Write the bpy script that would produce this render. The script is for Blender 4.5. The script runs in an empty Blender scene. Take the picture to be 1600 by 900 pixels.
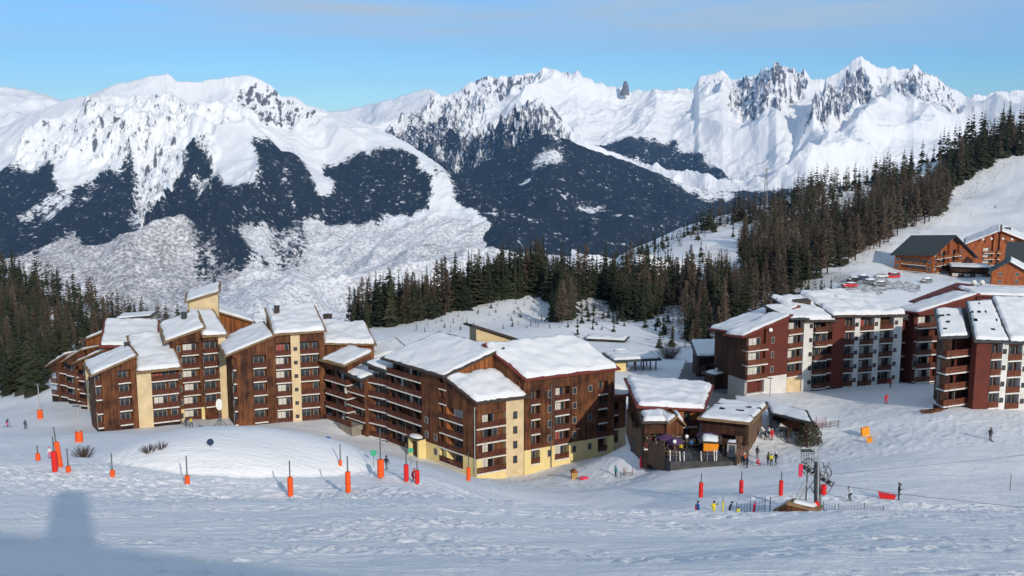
import bpy, math, random
import numpy as np
from mathutils import Matrix, Vector
rnd = random.Random(7)
C = bpy.context.scene.collection
scene = bpy.context.scene
R = math.radians
# ---------------------------------------------------------------- camera, light, exposure
PITCH = math.atan(250 / 1600.0)
cam_d = bpy.data.cameras.new('camera'); cam = bpy.data.objects.new('camera', cam_d); C.objects.link(cam)
cam_d.sensor_width = 36; cam_d.lens = 36.0; cam_d.clip_start = 0.5; cam_d.clip_end = 60000
cam.location = (0, 0, 0); cam.rotation_euler = (math.pi / 2 - PITCH, 0, 0)
scene.camera = cam
SUN_AZ, SUN_EL = 24.0, 23.0          # degrees to the right of straight behind the camera, above the horizon
sdir = Vector((math.sin(R(SUN_AZ)) * math.cos(R(SUN_EL)), -math.cos(R(SUN_AZ)) * math.cos(R(SUN_EL)), math.sin(R(SUN_EL))))
sl = bpy.data.lights.new('sun', 'SUN'); sl.energy = 3.6; sl.angle = R(0.55); sl.color = (1.0, 0.90, 0.76)
so = bpy.data.objects.new('sun', sl); C.objects.link(so)
so.rotation_euler = sdir.to_track_quat('Z', 'Y').to_euler()
world = bpy.data.worlds.new('World'); scene.world = world; world.use_nodes = True
nt = world.node_tree; nt.nodes.clear()
wo = nt.nodes.new('ShaderNodeOutputWorld'); bg = nt.nodes.new('ShaderNodeBackground')
sky = nt.nodes.new('ShaderNodeTexSky'); sky.sky_type = 'NISHITA'; sky.sun_disc = False
sky.sun_elevation = R(SUN_EL); sky.sun_rotation = math.pi - R(SUN_AZ); sky.altitude = 2000
sky.air_density = 1.0; sky.dust_density = 0.6; sky.ozone_density = 1.5
bg.inputs['Strength'].default_value = 0.118
tc = nt.nodes.new('ShaderNodeTexCoord')
mp = nt.nodes.new('ShaderNodeMapping'); mp.inputs['Scale'].default_value = (1.0, 1.0, 13.0); mp.inputs['Rotation'].default_value = (0, R(1.5), 0); mp.inputs['Location'].default_value = (.35, 0, .2)
n1 = nt.nodes.new('ShaderNodeTexNoise'); n1.inputs['Scale'].default_value = 2.3; n1.inputs['Detail'].default_value = 7; n1.inputs['Roughness'].default_value = 0.55
n1.inputs['Distortion'].default_value = 0.4
rmp = nt.nodes.new('ShaderNodeValToRGB'); rmp.color_ramp.elements[0].position = 0.36; rmp.color_ramp.elements[1].position = 0.74
sx = nt.nodes.new('ShaderNodeSeparateXYZ')
bnd = nt.nodes.new('ShaderNodeMapRange'); bnd.interpolation_type = 'SMOOTHSTEP'    # thin cloud gets denser higher up
bnd.inputs['From Min'].default_value = 0.06; bnd.inputs['From Max'].default_value = 0.115
bnd.inputs['To Min'].default_value = 0.24; bnd.inputs['To Max'].default_value = 1.5
mul = nt.nodes.new('ShaderNodeMath'); mul.operation = 'MULTIPLY'; mul.use_clamp = True
mx = nt.nodes.new('ShaderNodeMixRGB'); mx.inputs['Color2'].default_value = (4.9, 6.0, 7.0, 1)
tint = nt.nodes.new('ShaderNodeMixRGB'); tint.blend_type = 'MULTIPLY'; tint.inputs['Fac'].default_value = 1.0; tint.inputs['Color2'].default_value = (0.57, 0.92, 1.24, 1)
L = nt.links.new
L(tc.outputs['Generated'], mp.inputs['Vector']); L(mp.outputs['Vector'], n1.inputs['Vector']); L(n1.outputs['Fac'], rmp.inputs['Fac'])
L(tc.outputs['Generated'], sx.inputs[0]); L(sx.outputs['Z'], bnd.inputs['Value'])
L(rmp.outputs['Color'], mul.inputs[0]); L(bnd.outputs['Result'], mul.inputs[1])
L(sky.outputs['Color'], tint.inputs['Color1'])
L(mul.outputs['Value'], mx.inputs['Fac']); L(tint.outputs['Color'], mx.inputs['Color1']); L(mx.outputs['Color'], bg.inputs['Color'])
L(bg.outputs['Background'], wo.inputs['Surface'])
scene.view_settings.view_transform = 'Standard'; scene.view_settings.look = 'None'
scene.view_settings.exposure = -0.15; scene.view_settings.gamma = 1; scene.view_settings.use_curve_mapping = False
scene.cycles.use_denoising = True
scene.cycles.max_bounces = 5; scene.cycles.diffuse_bounces = 2; scene.cycles.glossy_bounces = 2; scene.cycles.volume_bounces = 0
scene.cycles.transmission_bounces = 3; scene.cycles.use_adaptive_sampling = True; scene.cycles.adaptive_threshold = 0.02

# ---------------------------------------------------------------- geometry of the view: real distances from readings
cp, sp = math.cos(PITCH), math.sin(PITCH)
def slope(px, py):                       # (X/Y, Z/Y) of a line of sight
    yc = 1600 * cp + (450 - py) * sp
    return (px - 800) / yc, (-1600 * sp + (450 - py) * cp) / yc
def P(px, py, Y):
    a, b = slope(px, py); return np.array([a * Y, Y, b * Y])
def zpy(py, Y): return slope(800, py)[1] * Y
def to_px(x, y, z):                      # world -> reading (used for ground cover limits)
    f = y * cp - z * sp; u = y * sp + z * cp
    return 800 + 1600 * x / f, 450 - 1600 * u / f

# ---------------------------------------------------------------- noise
def _hash(ix, iy, seed):
    h = (ix.astype(np.int64) * 374761393 + iy.astype(np.int64) * 668265263 + seed * 1274126177) & 0xffffffff
    h = ((h ^ (h >> 13)) * 1274126177) & 0xffffffff
    return (h ^ (h >> 16)) & 0xffffffff
def perlin(x, y, seed=0):
    x = np.asarray(x, float); y = np.asarray(y, float)
    ix = np.floor(x); iy = np.floor(y); fx = x - ix; fy = y - iy
    u = fx ** 3 * (fx * (fx * 6 - 15) + 10); v = fy ** 3 * (fy * (fy * 6 - 15) + 10)
    def g(dx, dy):
        a = _hash(ix + dx, iy + dy, seed) * (2 * math.pi / 4294967296.0)
        return np.cos(a) * (fx - dx) + np.sin(a) * (fy - dy)
    n0 = g(0, 0) * (1 - u) + g(1, 0) * u; n1_ = g(0, 1) * (1 - u) + g(1, 1) * u
    return (n0 * (1 - v) + n1_ * v) * 1.5
def fbm(x, y, o=4, seed=0, gain=.5):
    s = 0; a = 1
    for k in range(o): s = s + a * perlin(x, y, seed + k); x = x * 2.03 + 5.1; y = y * 2.03 - 3.7; a *= gain
    return s
def ridged(x, y, o=5, seed=0, gain=.5):
    s = 0; a = 1; w = 1
    for k in range(o):
        n = 1 - np.abs(perlin(x, y, seed + k)) * 1.6; n = np.clip(n, 0, 1) ** 2
        s = s + a * n * w; w = np.clip(n * 1.6, 0, 1); x = x * 2.07 + 3.3; y = y * 2.07 + 7.9; a *= gain
    return s
def inpoly(px, py, poly):
    c = np.zeros(np.shape(px), bool); n = len(poly)
    for i in range(n):
        x0, y0 = poly[i]; x1, y1 = poly[i - 1]
        if y0 == y1: continue
        c ^= ((y0 > py) != (y1 > py)) & (px < (x1 - x0) * (py - y0) / (y1 - y0) + x0)
    return c
def sstep(a, b, x): t = np.clip((x - a) / (b - a), 0, 1); return t * t * (3 - 2 * t)
def lineD(px, py, pts):                  # distance to a polyline
    d = np.full(np.shape(px), 1e9)
    for (x0, y0), (x1, y1) in zip(pts[:-1], pts[1:]):
        vx, vy = x1 - x0, y1 - y0; t = np.clip(((px - x0) * vx + (py - y0) * vy) / (vx * vx + vy * vy + 1e-9), 0, 1)
        d = np.minimum(d, np.hypot(px - x0 - t * vx, py - y0 - t * vy))
    return d

# ---------------------------------------------------------------- materials
MATS = {}
def newmat(name):
    m = bpy.data.materials.new(name); m.use_nodes = True; MATS[name] = m
    return m, m.node_tree, m.node_tree.nodes['Principled BSDF']
def simple(name, col, rough=.7, metal=0, var=.15, scale=2.0, stretch=(1, 1, 1), bump=0, spec=.3):
    m, t, b = newmat(name)
    b.inputs['Roughness'].default_value = rough; b.inputs['Metallic'].default_value = metal
    b.inputs['Specular IOR Level'].default_value = spec
    tc = t.nodes.new('ShaderNodeTexCoord'); mp = t.nodes.new('ShaderNodeMapping'); mp.inputs['Scale'].default_value = stretch
    n = t.nodes.new('ShaderNodeTexNoise'); n.inputs['Scale'].default_value = scale; n.inputs['Detail'].default_value = 4
    r = t.nodes.new('ShaderNodeMapRange'); r.inputs['From Min'].default_value = .3; r.inputs['From Max'].default_value = .7
    r.inputs['To Min'].default_value = 1 - var; r.inputs['To Max'].default_value = 1 + var
    v = t.nodes.new('ShaderNodeVectorMath'); v.operation = 'SCALE'; v.inputs[0].default_value = col
    t.links.new(tc.outputs['Object'], mp.inputs[0]); t.links.new(mp.outputs[0], n.inputs['Vector']); t.links.new(n.outputs['Fac'], r.inputs['Value'])
    t.links.new(r.outputs[0], v.inputs['Scale']); t.links.new(v.outputs[0], b.inputs['Base Color'])
    if bump:
        bp = t.nodes.new('ShaderNodeBump'); bp.inputs['Strength'].default_value = bump; bp.inputs['Distance'].default_value = .1
        t.links.new(n.outputs['Fac'], bp.inputs['Height']); t.links.new(bp.outputs[0], b.inputs['Normal'])
    return m
def boards(name, c1, c2, w=2.6):          # weathered vertical boarding: dark and sun bleached planks, stained by large patches
    m, t, b = newmat(name); b.inputs['Roughness'].default_value = .8; b.inputs['Specular IOR Level'].default_value = .2
    tc = t.nodes.new('ShaderNodeTexCoord'); out = []
    for sc, st, de in ((1.0, (w, w, .12), 5), (.35, (1, 1, 1), 4)):
        mp = t.nodes.new('ShaderNodeMapping'); mp.inputs['Scale'].default_value = st; n = t.nodes.new('ShaderNodeTexNoise'); n.inputs['Scale'].default_value = sc; n.inputs['Detail'].default_value = de; n.inputs['Roughness'].default_value = .65
        t.links.new(tc.outputs['Object'], mp.inputs[0]); t.links.new(mp.outputs[0], n.inputs['Vector']); out.append(n.outputs['Fac'])
    ad = t.nodes.new('ShaderNodeMath'); ad.operation = 'ADD'; t.links.new(out[0], ad.inputs[0]); t.links.new(out[1], ad.inputs[1])
    r = t.nodes.new('ShaderNodeMapRange'); r.inputs['From Min'].default_value = .82; r.inputs['From Max'].default_value = 1.22; t.links.new(ad.outputs[0], r.inputs['Value'])
    x = t.nodes.new('ShaderNodeMixRGB'); x.inputs[1].default_value = (*c1, 1); x.inputs[2].default_value = (*c2, 1); t.links.new(r.outputs[0], x.inputs[0]); t.links.new(x.outputs[0], b.inputs['Base Color'])
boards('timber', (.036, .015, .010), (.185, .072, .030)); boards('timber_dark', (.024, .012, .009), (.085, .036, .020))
simple('timber_orange', (.23, .078, .022), .75, var=.6, scale=1.0, stretch=(2.4, 2.4, .2))
simple('rail_timber', (.095, .028, .015), .8, var=.4, scale=1.2)
simple('red_render', (.110, .026, .017), .85, var=.12, scale=.5)
simple('red_rail', (.135, .040, .020), .8, var=.3, scale=1.2)
simple('chalet_orange', (.25, .068, .020), .75, var=.4, scale=1.0, stretch=(1.5, 1.5, .5))
simple('cream', (.60, .47, .28), .9, var=.13, scale=.6)
simple('cream_yellow', (.70, .56, .26), .9, var=.07, scale=.6)
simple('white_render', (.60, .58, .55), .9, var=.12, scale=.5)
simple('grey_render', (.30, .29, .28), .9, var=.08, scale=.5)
simple('slab', (.66, .63, .58), .9, var=.12, scale=1.5)
simple('fascia', (.055, .040, .034), .7, var=.25, scale=2)
simple('fascia_red', (.15, .030, .022), .7, var=.2, scale=2)
simple('fascia_wood', (.21, .13, .068), .8, var=.25, scale=2)
simple('slate', (.040, .045, .048), .6, var=.25, scale=1.5)
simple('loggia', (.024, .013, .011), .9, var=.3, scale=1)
simple('curtain', (.62, .61, .57), .35, var=.18, scale=1.2, spec=.5)
simple('curtain_red', (.33, .07, .06), .4, var=.18, scale=1.2)
simple('glass', (.035, .045, .055), .08, var=.3, scale=.7, spec=.8)
simple('frame', (.30, .26, .22), .6, var=.1)
simple('frame_dark', (.07, .035, .025), .6, var=.1)
simple('orange_pad', (.85, .10, .012), .55, var=.12, scale=1.5, bump=.3)
simple('red_pad', (.68, .020, .018), .55, var=.12, scale=1.5, bump=.3)
simple('pink_pad', (.66, .03, .09), .55, var=.12, scale=1.5, bump=.3)
simple('pole_metal', (.10, .12, .11), .5, .3, var=.2)
simple('steel', (.17, .18, .18), .45, .6, var=.25, scale=3)
simple('steel_light', (.42, .42, .41), .5, .4, var=.2, scale=3)
simple('black', (.018, .018, .02), .6, var=.2)
simple('bark', (.060, .040, .030), .95, var=.3, scale=4)
simple('asphalt', (.05, .05, .052), .9, var=.3, scale=1)
simple('lamp_white', (.75, .73, .68), .4, var=.05)
simple('grey_rock', (.16, .155, .16), .95, var=.4, scale=.02)
simple('stone', (.24, .21, .17), .95, var=.35, scale=1.4, bump=.4)
simple('deck', (.060, .058, .058), .85, var=.35, scale=1.2, stretch=(1, 4, 1))
simple('fence_wood', (.135, .085, .055), .9, var=.45, scale=2, stretch=(3, 3, .4))
simple('plank', (.44, .26, .10), .8, var=.25, scale=2)
simple('yellow_orange', (.80, .28, .015), .6, var=.1)
simple('purple', (.085, .04, .10), .8, var=.2)
simple('net_red', (.55, .03, .05), .8, var=.2)
simple('net_blue', (.03, .05, .22), .8, var=.2)
simple('skin', (.50, .27, .19), .6, var=.05)
simple('green_disc', (.05, .38, .20), .5, var=.05)
simple('brown_twig', (.10, .062, .048), .9, var=.3, scale=5)
simple('wood_bush', (.075, .070, .040), .9, var=.4, scale=2)
for k, c in dict(c_black=(.02, .02, .024), c_navy=(.025, .04, .09), c_red=(.55, .02, .03), c_teal=(.02, .25, .26), c_yellow=(.62, .52, .03), c_grey=(.16, .17, .18), c_white=(.62, .62, .62), c_pink=(.65, .10, .20), c_orange=(.70, .16, .03), c_olive=(.16, .15, .05), c_blue=(.04, .14, .36)).items():
    simple(k, c, .75, var=.1)
def leafmat(name, c1, c2, scale):
    m, t, b = newmat(name); b.inputs['Roughness'].default_value = .9; b.inputs['Specular IOR Level'].default_value = .1
    oi = t.nodes.new('ShaderNodeObjectInfo'); tc = t.nodes.new('ShaderNodeTexCoord')
    n = t.nodes.new('ShaderNodeTexNoise'); n.inputs['Scale'].default_value = scale; n.inputs['Detail'].default_value = 3
    ad = t.nodes.new('ShaderNodeMath'); ad.operation = 'MULTIPLY_ADD'; ad.inputs[1].default_value = .55
    sb = t.nodes.new('ShaderNodeMath'); sb.operation = 'MULTIPLY_ADD'; sb.inputs[1].default_value = 1.6; sb.inputs[2].default_value = -.6
    r = t.nodes.new('ShaderNodeMixRGB'); r.inputs[1].default_value = (*c1, 1); r.inputs[2].default_value = (*c2, 1); r.use_clamp = True
    t.links.new(tc.outputs['Object'], n.inputs['Vector']); t.links.new(n.outputs['Fac'], sb.inputs[0])
    t.links.new(oi.outputs['Random'], ad.inputs[0]); t.links.new(sb.outputs[0], ad.inputs[2])
    t.links.new(ad.outputs[0], r.inputs[0]); t.links.new(r.outputs[0], b.inputs['Base Color'])
leafmat('needle', (.014, .020, .013), (.062, .066, .036), .8)
leafmat('larch_twig', (.052, .041, .032), (.165, .126, .094), .5)

def snowmat(name, bump_scale=1.6, bump=.35, dist=.12, attr=False, tracks=False):
    m, t, b = newmat(name)
    b.inputs['Roughness'].default_value = .62; b.inputs['Specular IOR Level'].default_value = .25
    tc = t.nodes.new('ShaderNodeTexCoord')
    n = t.nodes.new('ShaderNodeTexNoise'); n.inputs['Scale'].default_value = bump_scale; n.inputs['Detail'].default_value = 6; n.inputs['Roughness'].default_value = .62
    n.noise_dimensions = '3D'
    t.links.new(tc.outputs['Object'], n.inputs['Vector'])
    bp = t.nodes.new('ShaderNodeBump'); bp.inputs['Strength'].default_value = bump; bp.inputs['Distance'].default_value = dist
    h = n.outputs['Fac']
    if tracks:
        mp = t.nodes.new('ShaderNodeMapping'); mp.inputs['Rotation'].default_value = (0, 0, .25); mp.inputs['Scale'].default_value = (.22, 2.6, 1)
        n2 = t.nodes.new('ShaderNodeTexNoise'); n2.inputs['Scale'].default_value = 1.0; n2.inputs['Detail'].default_value = 4; n2.inputs['Distortion'].default_value = .8
        t.links.new(tc.outputs['Object'], mp.inputs[0]); t.links.new(mp.outputs[0], n2.inputs['Vector'])
        ad = t.nodes.new('ShaderNodeMath'); ad.operation = 'ADD'; t.links.new(n.outputs['Fac'], ad.inputs[0]); t.links.new(n2.outputs['Fac'], ad.inputs[1]); h = ad.outputs[0]
    t.links.new(h, bp.inputs['Height']); t.links.new(bp.outputs[0], b.inputs['Normal'])
    b.inputs['Base Color'].default_value = (.73, .74, .76, 1)
    if attr:
        a = t.nodes.new('ShaderNodeAttribute'); a.attribute_name = 'dirt'
        n3 = t.nodes.new('ShaderNodeTexNoise'); n3.inputs['Scale'].default_value = .9; n3.inputs['Detail'].default_value = 7; n3.inputs['Roughness'].default_value = .7
        t.links.new(tc.outputs['Object'], n3.inputs['Vector'])
        s = t.nodes.new('ShaderNodeMath'); s.operation = 'ADD'; t.links.new(n3.outputs['Fac'], s.inputs[0]); t.links.new(a.outputs['Fac'], s.inputs[1])
        r = t.nodes.new('ShaderNodeMapRange'); r.inputs['From Min'].default_value = .96; r.inputs['From Max'].default_value = 1.06; t.links.new(s.outputs[0], r.inputs['Value'])
        cr = t.nodes.new('ShaderNodeValToRGB'); cr.color_ramp.elements[0].color = (.05, .038, .028, 1); cr.color_ramp.elements[1].color = (.20, .15, .10, 1)
        cr.color_ramp.elements[0].position = .35; cr.color_ramp.elements[1].position = .7
        n4 = t.nodes.new('ShaderNodeTexNoise'); n4.inputs['Scale'].default_value = .2; n4.inputs['Detail'].default_value = 5
        t.links.new(tc.outputs['Object'], n4.inputs['Vector']); t.links.new(n4.outputs['Fac'], cr.inputs[0])
        a2 = t.nodes.new('ShaderNodeAttribute'); a2.attribute_name = 'paved'
        m0 = t.nodes.new('ShaderNodeMixRGB'); m0.inputs[1].default_value = (.80, .81, .83, 1); t.links.new(r.outputs[0], m0.inputs[0]); t.links.new(cr.outputs[0], m0.inputs[2])
        m1 = t.nodes.new('ShaderNodeMixRGB'); m1.inputs[2].default_value = (.05, .05, .053, 1); t.links.new(a2.outputs['Fac'], m1.inputs[0]); t.links.new(m0.outputs[0], m1.inputs[1])
        t.links.new(m1.outputs[0], b.inputs['Base Color'])
    return m
snowmat('roof_snow', .5, .25, .25)
snowmat('ground_snow', 3.4, .8, .16, attr=True, tracks=True)

def mountmat(name, rockc=(.085, .085, .095), forc=(.013, .019, .022), speck=.03):
    m, t, b = newmat(name)
    b.inputs['Roughness'].default_value = .85; b.inputs['Specular IOR Level'].default_value = .1
    tc = t.nodes.new('ShaderNodeTexCoord')
    def noise(scale, det=5, rough=.65, st=(1, 1, 1)):
        mp = t.nodes.new('ShaderNodeMapping'); mp.inputs['Scale'].default_value = st
        n = t.nodes.new('ShaderNodeTexNoise'); n.inputs['Scale'].default_value = scale; n.inputs['Detail'].default_value = det; n.inputs['Roughness'].default_value = rough
        t.links.new(tc.outputs['Object'], mp.inputs[0]); t.links.new(mp.outputs[0], n.inputs['Vector']); return n.outputs['Fac']
    def attr(nm):
        a = t.nodes.new('ShaderNodeAttribute'); a.attribute_name = nm; return a.outputs['Fac']
    def cover(nz, at, lo=.94, hi=1.04, amp=1.0):
        am = t.nodes.new('ShaderNodeMath'); am.operation = 'MULTIPLY_ADD'; am.inputs[1].default_value = amp; am.inputs[2].default_value = .5 - .5 * amp; t.links.new(nz, am.inputs[0])
        s = t.nodes.new('ShaderNodeMath'); s.operation = 'ADD'; t.links.new(am.outputs[0], s.inputs[0]); t.links.new(at, s.inputs[1])
        r = t.nodes.new('ShaderNodeMapRange'); r.inputs['From Min'].default_value = lo; r.inputs['From Max'].default_value = hi; t.links.new(s.outputs[0], r.inputs['Value']); return r.outputs[0]
    def mix(f, c1, c2):
        x = t.nodes.new('ShaderNodeMixRGB'); t.links.new(f, x.inputs[0])
        for i, c in ((1, c1), (2, c2)):
            if isinstance(c, tuple): x.inputs[i].default_value = (*c, 1)
            else: t.links.new(c, x.inputs[i])
        return x.outputs[0]
    nf = noise(speck, 6, .78); nr = noise(.024, 7, .72, (1, .28, .35)); nb = noise(.006, 3)
    rock = mix(noise(.02, 5), rockc, tuple(c * 1.9 for c in rockc))
    c0 = mix(cover(nr, attr('rock'), .95, 1.03), (.90, .90, .91), rock)
    brown = mix(noise(.05, 4), (.13, .11, .11), (.30, .26, .25))
    c1 = mix(cover(noise(.05, 6, .74), attr('scrub'), .78, 1.20, 1.6), c0, brown)
    fcol = mix(noise(.045, 4, .7), tuple(c * .4 for c in forc), (.032, .038, .038))
    c2 = mix(cover(nf, attr('forest'), .92, 1.08, 2.4), c1, fcol)
    t.links.new(c2, b.inputs['Base Color'])
    bp = t.nodes.new('ShaderNodeBump'); bp.inputs['Strength'].default_value = .5; bp.inputs['Distance'].default_value = 14
    fh_ = t.nodes.new('ShaderNodeMath'); fh_.operation = 'MULTIPLY'; t.links.new(nf, fh_.inputs[0]); t.links.new(attr('forest'), fh_.inputs[1])
    fs_ = t.nodes.new('ShaderNodeMath'); fs_.operation = 'MULTIPLY_ADD'; fs_.inputs[1].default_value = 3.0; t.links.new(fh_.outputs[0], fs_.inputs[0]); t.links.new(noise(.012, 6, .65), fs_.inputs[2])
    t.links.new(fs_.outputs[0], bp.inputs['Height']); t.links.new(bp.outputs[0], b.inputs['Normal'])
mountmat('mountain_cover')

# ---------------------------------------------------------------- mesh helpers
def link(name, me, parent=None, mats=None, smooth=False, mat_=None):
    o = bpy.data.objects.new(name, me); C.objects.link(o)
    if mats:
        for m in mats: me.materials.append(MATS[m])
    if smooth: me.polygons.foreach_set('use_smooth', np.ones(len(me.polygons), bool))
    if parent is not None: o.parent = parent
    if mat_ is not None: o.matrix_local = mat_
    return o
def npmesh(name, V, F, attrs=None):
    me = bpy.data.meshes.new(name); V = np.asarray(V, np.float32); F = np.asarray(F, np.int32); k = F.shape[1]
    me.vertices.add(len(V)); me.vertices.foreach_set('co', V.ravel())
    me.loops.add(F.size); me.loops.foreach_set('vertex_index', F.ravel())
    me.polygons.add(len(F)); me.polygons.foreach_set('loop_start', np.arange(0, F.size, k, dtype=np.int32))
    me.update(calc_edges=True)
    for nm, a in (attrs or {}).items():
        at = me.attributes.new(nm, 'FLOAT', 'POINT'); at.data.foreach_set('value', np.asarray(a, np.float32).ravel())
    return me
def gridfaces(nr, nc):
    i = np.arange(nr - 1)[:, None] * nc + np.arange(nc - 1)[None, :]; i = i.ravel()
    return np.stack([i, i + 1, i + nc + 1, i + nc], 1)
class MB:
    def __init__(s): s.v = []; s.f = []; s.m = []
    def add(s, vs, fs, m=0):
        b = len(s.v); s.v += [tuple(map(float, v)) for v in vs]
        for f in fs: s.f.append(tuple(b + i for i in f)); s.m.append(m)
    def hexa(s, p, m=0):   # p: bottom 4 (ccw) + top 4
        s.add(p, [(3, 2, 1, 0), (4, 5, 6, 7), (0, 1, 5, 4), (1, 2, 6, 5), (2, 3, 7, 6), (3, 0, 4, 7)], m)
    def box(s, x0, x1, y0, y1, z0, z1, m=0):
        s.hexa([(x0, y0, z0), (x1, y0, z0), (x1, y1, z0), (x0, y1, z0), (x0, y0, z1), (x1, y0, z1), (x1, y1, z1), (x0, y1, z1)], m)
    def tube(s, a, b, r, r2=None, n=7, m=0):
        a = Vector(a); b = Vector(b); r2 = r if r2 is None else r2
        d = (b - a).normalized(); u = d.orthogonal().normalized(); w = d.cross(u)
        vs = []
        for q, rr in ((a, r), (b, r2)):
            for k in range(n):
                an = 2 * math.pi * k / n; vs.append(q + (u * math.cos(an) + w * math.sin(an)) * rr)
        fs = [(k, (k + 1) % n, n + (k + 1) % n, n + k) for k in range(n)] + [tuple(range(n - 1, -1, -1)), tuple(range(n, 2 * n))]
        s.add(vs, fs, m)
    def ring(s, c, ax, r, th, n=20, m=0):
        c = Vector(c); ax = Vector(ax).normalized(); u = ax.orthogonal().normalized(); w = ax.cross(u)
        for k in range(n):
            p = c + (u * math.cos(2 * math.pi * k / n) + w * math.sin(2 * math.pi * k / n)) * r
            q = c + (u * math.cos(2 * math.pi * (k + 1) / n) + w * math.sin(2 * math.pi * (k + 1) / n)) * r
            s.tube(p, q, th, n=5, m=m)
    def ball(s, c, r, m=0, n=8, sc=(1, 1, 1)):
        vs = []; k = n // 2 + 1
        for i in range(k + 1):
            for j in range(n):
                a = math.pi * i / k; b = 2 * math.pi * j / n
                vs.append((c[0] + r * sc[0] * math.sin(a) * math.cos(b), c[1] + r * sc[1] * math.sin(a) * math.sin(b), c[2] + r * sc[2] * math.cos(a)))
        s.add(vs, [(i * n + j, (i + 1) * n + j, (i + 1) * n + (j + 1) % n, i * n + (j + 1) % n) for i in range(k) for j in range(n)], m)
    def mesh(s, name):
        me = bpy.data.meshes.new(name); me.from_pydata(s.v, [], s.f); me.update()
        if len(set(s.m)) > 1: me.polygons.foreach_set('material_index', s.m)
        return me
    def build(s, name, mats, parent=None, M=None, smooth=False):
        if isinstance(mats, str): mats = [mats]
        return link(name, s.mesh(name), parent, mats, smooth, M)
def tag(o, label, cat, group=None, kind=None):
    if label: o['label'] = label
    if cat: o['category'] = cat
    if group: o['group'] = group
    if kind: o['kind'] = kind
    return o
def thing(name, label, cat, loc, rz=0, group=None):
    o = bpy.data.objects.new(name, None); C.objects.link(o); o.location = loc; o.rotation_euler = (0, 0, rz); o.empty_display_size = .5
    return tag(o, label, cat, group)
# ---------------------------------------------------------------- near ground: heights interpolated through surveyed spots
CP = [  # (px, py, distance)
 (-150,900,36),(400,900,36),(800,900,36),(1200,900,36),(1750,900,36), (-100,850,49),(400,850,49),(800,850,49),(1250,850,50),(1700,850,50),
 (-150,712,100),(0,725,98),(92,738,95),(175,746,94),(293,757,94),(454,776,93),(544,772,92),(590,758,93),(650,768,91),(700,776,90),(780,790,89),(850,799,88),(1000,805,87),(1130,806,86),(1250,806,85),(1420,806,85),(1600,806,85),(1800,806,85),
 (0,790,70),(300,805,66),(600,810,65),(900,825,62),(1250,826,62),(1600,826,62),
 (0,690,132),(0,655,200),(0,640,225),(-150,690,140),(-150,640,230),(100,680,160),(60,655,195),(200,715,118),(100,705,118),(300,700,135),
 (150,674,181),(245,669,183),(350,656,193),(375,667,187),(505,660,190),(560,664,189),(450,690,160),(520,697,150),(440,677,175),
 (600,748,104),(640,752,106),(680,752,112),(563,676,187),(650,714,173),(700,735,160),(745,748,162),(620,725,130),(540,720,122),(570,705,140),
 (850,797,122),(850,770,140),(850,741,166),(780,770,128),(800,795,112),(1000,802,112),(960,708,177),(980,696,180),(1000,770,128),(1000,742,150),(920,742,156),
 (1250,804,102),(1100,803,104),(1400,804,102),(1600,804,102),(1800,804,102),(1250,780,110),(1405,782,111),(1100,777,114),(1600,780,110),(1800,780,110),(1160,771,118),
 (1050,730,146),(1150,730,143),(1190,728,141),(1250,728,138),(1400,720,132),(1600,740,124),(1800,740,124),(1547,688,141),(1350,690,150),(1465,640,158),(1600,642,158),(1800,642,158),(1385,633,168),
 (1220,690,156),(1300,645,170),(1130,645,168),(1000,690,158),(1165,617,182),(1265,609,188),(1410,600,192),(1180,650,163),
 (1100,600,196),(1040,600,200),(970,582,213),(950,548,243),(1010,562,232),(1100,560,235),(1200,560,235),(1350,560,240),(1500,560,240),(1700,560,240),(870,600,205),(750,600,215),(700,560,250),(600,600,225),
 (640,520,285),(700,512,300),(760,505,308),(700,480,330),(640,492,324),(560,510,320),(560,560,260),(450,560,270),(450,525,320),(300,560,260),(300,528,330),(200,560,280),(200,520,360),
 (760,459,345),(830,437,358),(880,462,330),(840,499,312),(900,505,285),(900,445,370),(960,520,275),(1000,500,300),(1050,530,262),(1080,470,330),(1000,455,350),(1160,455,320),(1200,470,300),(1240,452,320),(1290,470,262),(1280,447,315),
 (1320,452,300),(1430,455,300),(1320,425,350),(1320,438,320),(1400,433,370),(1450,440,360),(1520,440,350),(1600,450,330),(1700,450,330),(1600,470,290),
 (960,405,600),(1000,425,470),(1060,400,500),(1100,430,400),(1100,352,620),(1030,380,610),(1160,336,640),(1160,400,430),(1250,306,660),(1250,380,460),(1350,285,680),(1350,350,520),(1450,252,700),(1450,340,520),(1530,226,720),(1600,214,740),(1750,180,770),(1470,385,450),(1490,352,520),(1500,310,620),(1600,372,475),(1600,262,640),(1700,365,475),(1700,260,620),(1545,426,430),(1600,424,430),(1400,385,430),
 (0,612,255),(75,606,232),(-150,612,260),(0,560,330),(0,500,400),(-150,500,400),(100,520,370),(0,415,520),(-150,385,540),(100,453,500),(200,489,470),(300,507,430),(60,450,490),
]
W = [tuple(P(*c)) for c in CP]
for x in (-60, 0, 60): W += [(x, 12, -8.5), (x, -30, 4.0), (x, -70, 16.0)]
for x in (-420, -250, -100, 0): W += [(x, 620, -190), (x, 800, -300)]
for x in (-60, 60): W += [(x, 460, -120)]
for x in (100, 200): W += [(x, 760, -150)]
for x in (330, 450, 600): W += [(x, 900, -80)]
for x in (-400, -200, 0, 200, 400, 600): W += [(x, 1050, -480)]
W += [(-260, 300, -70), (-200, 150, -52), (-140, 60, -22), (150, 60, -24), (220, 150, -40), (330, 300, -40), (-330, 450, -60)]
for q in (900, 1000, 1130, 1250, 1420, 1600, 1800):
    for yy_, dz in ((91, -36.7), (97, -39.0)): W += [(slope(q, 806)[0] * yy_, yy_, dz if q > 950 else dz - .8)]
W = np.array(W)
_C = 4.5
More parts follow.
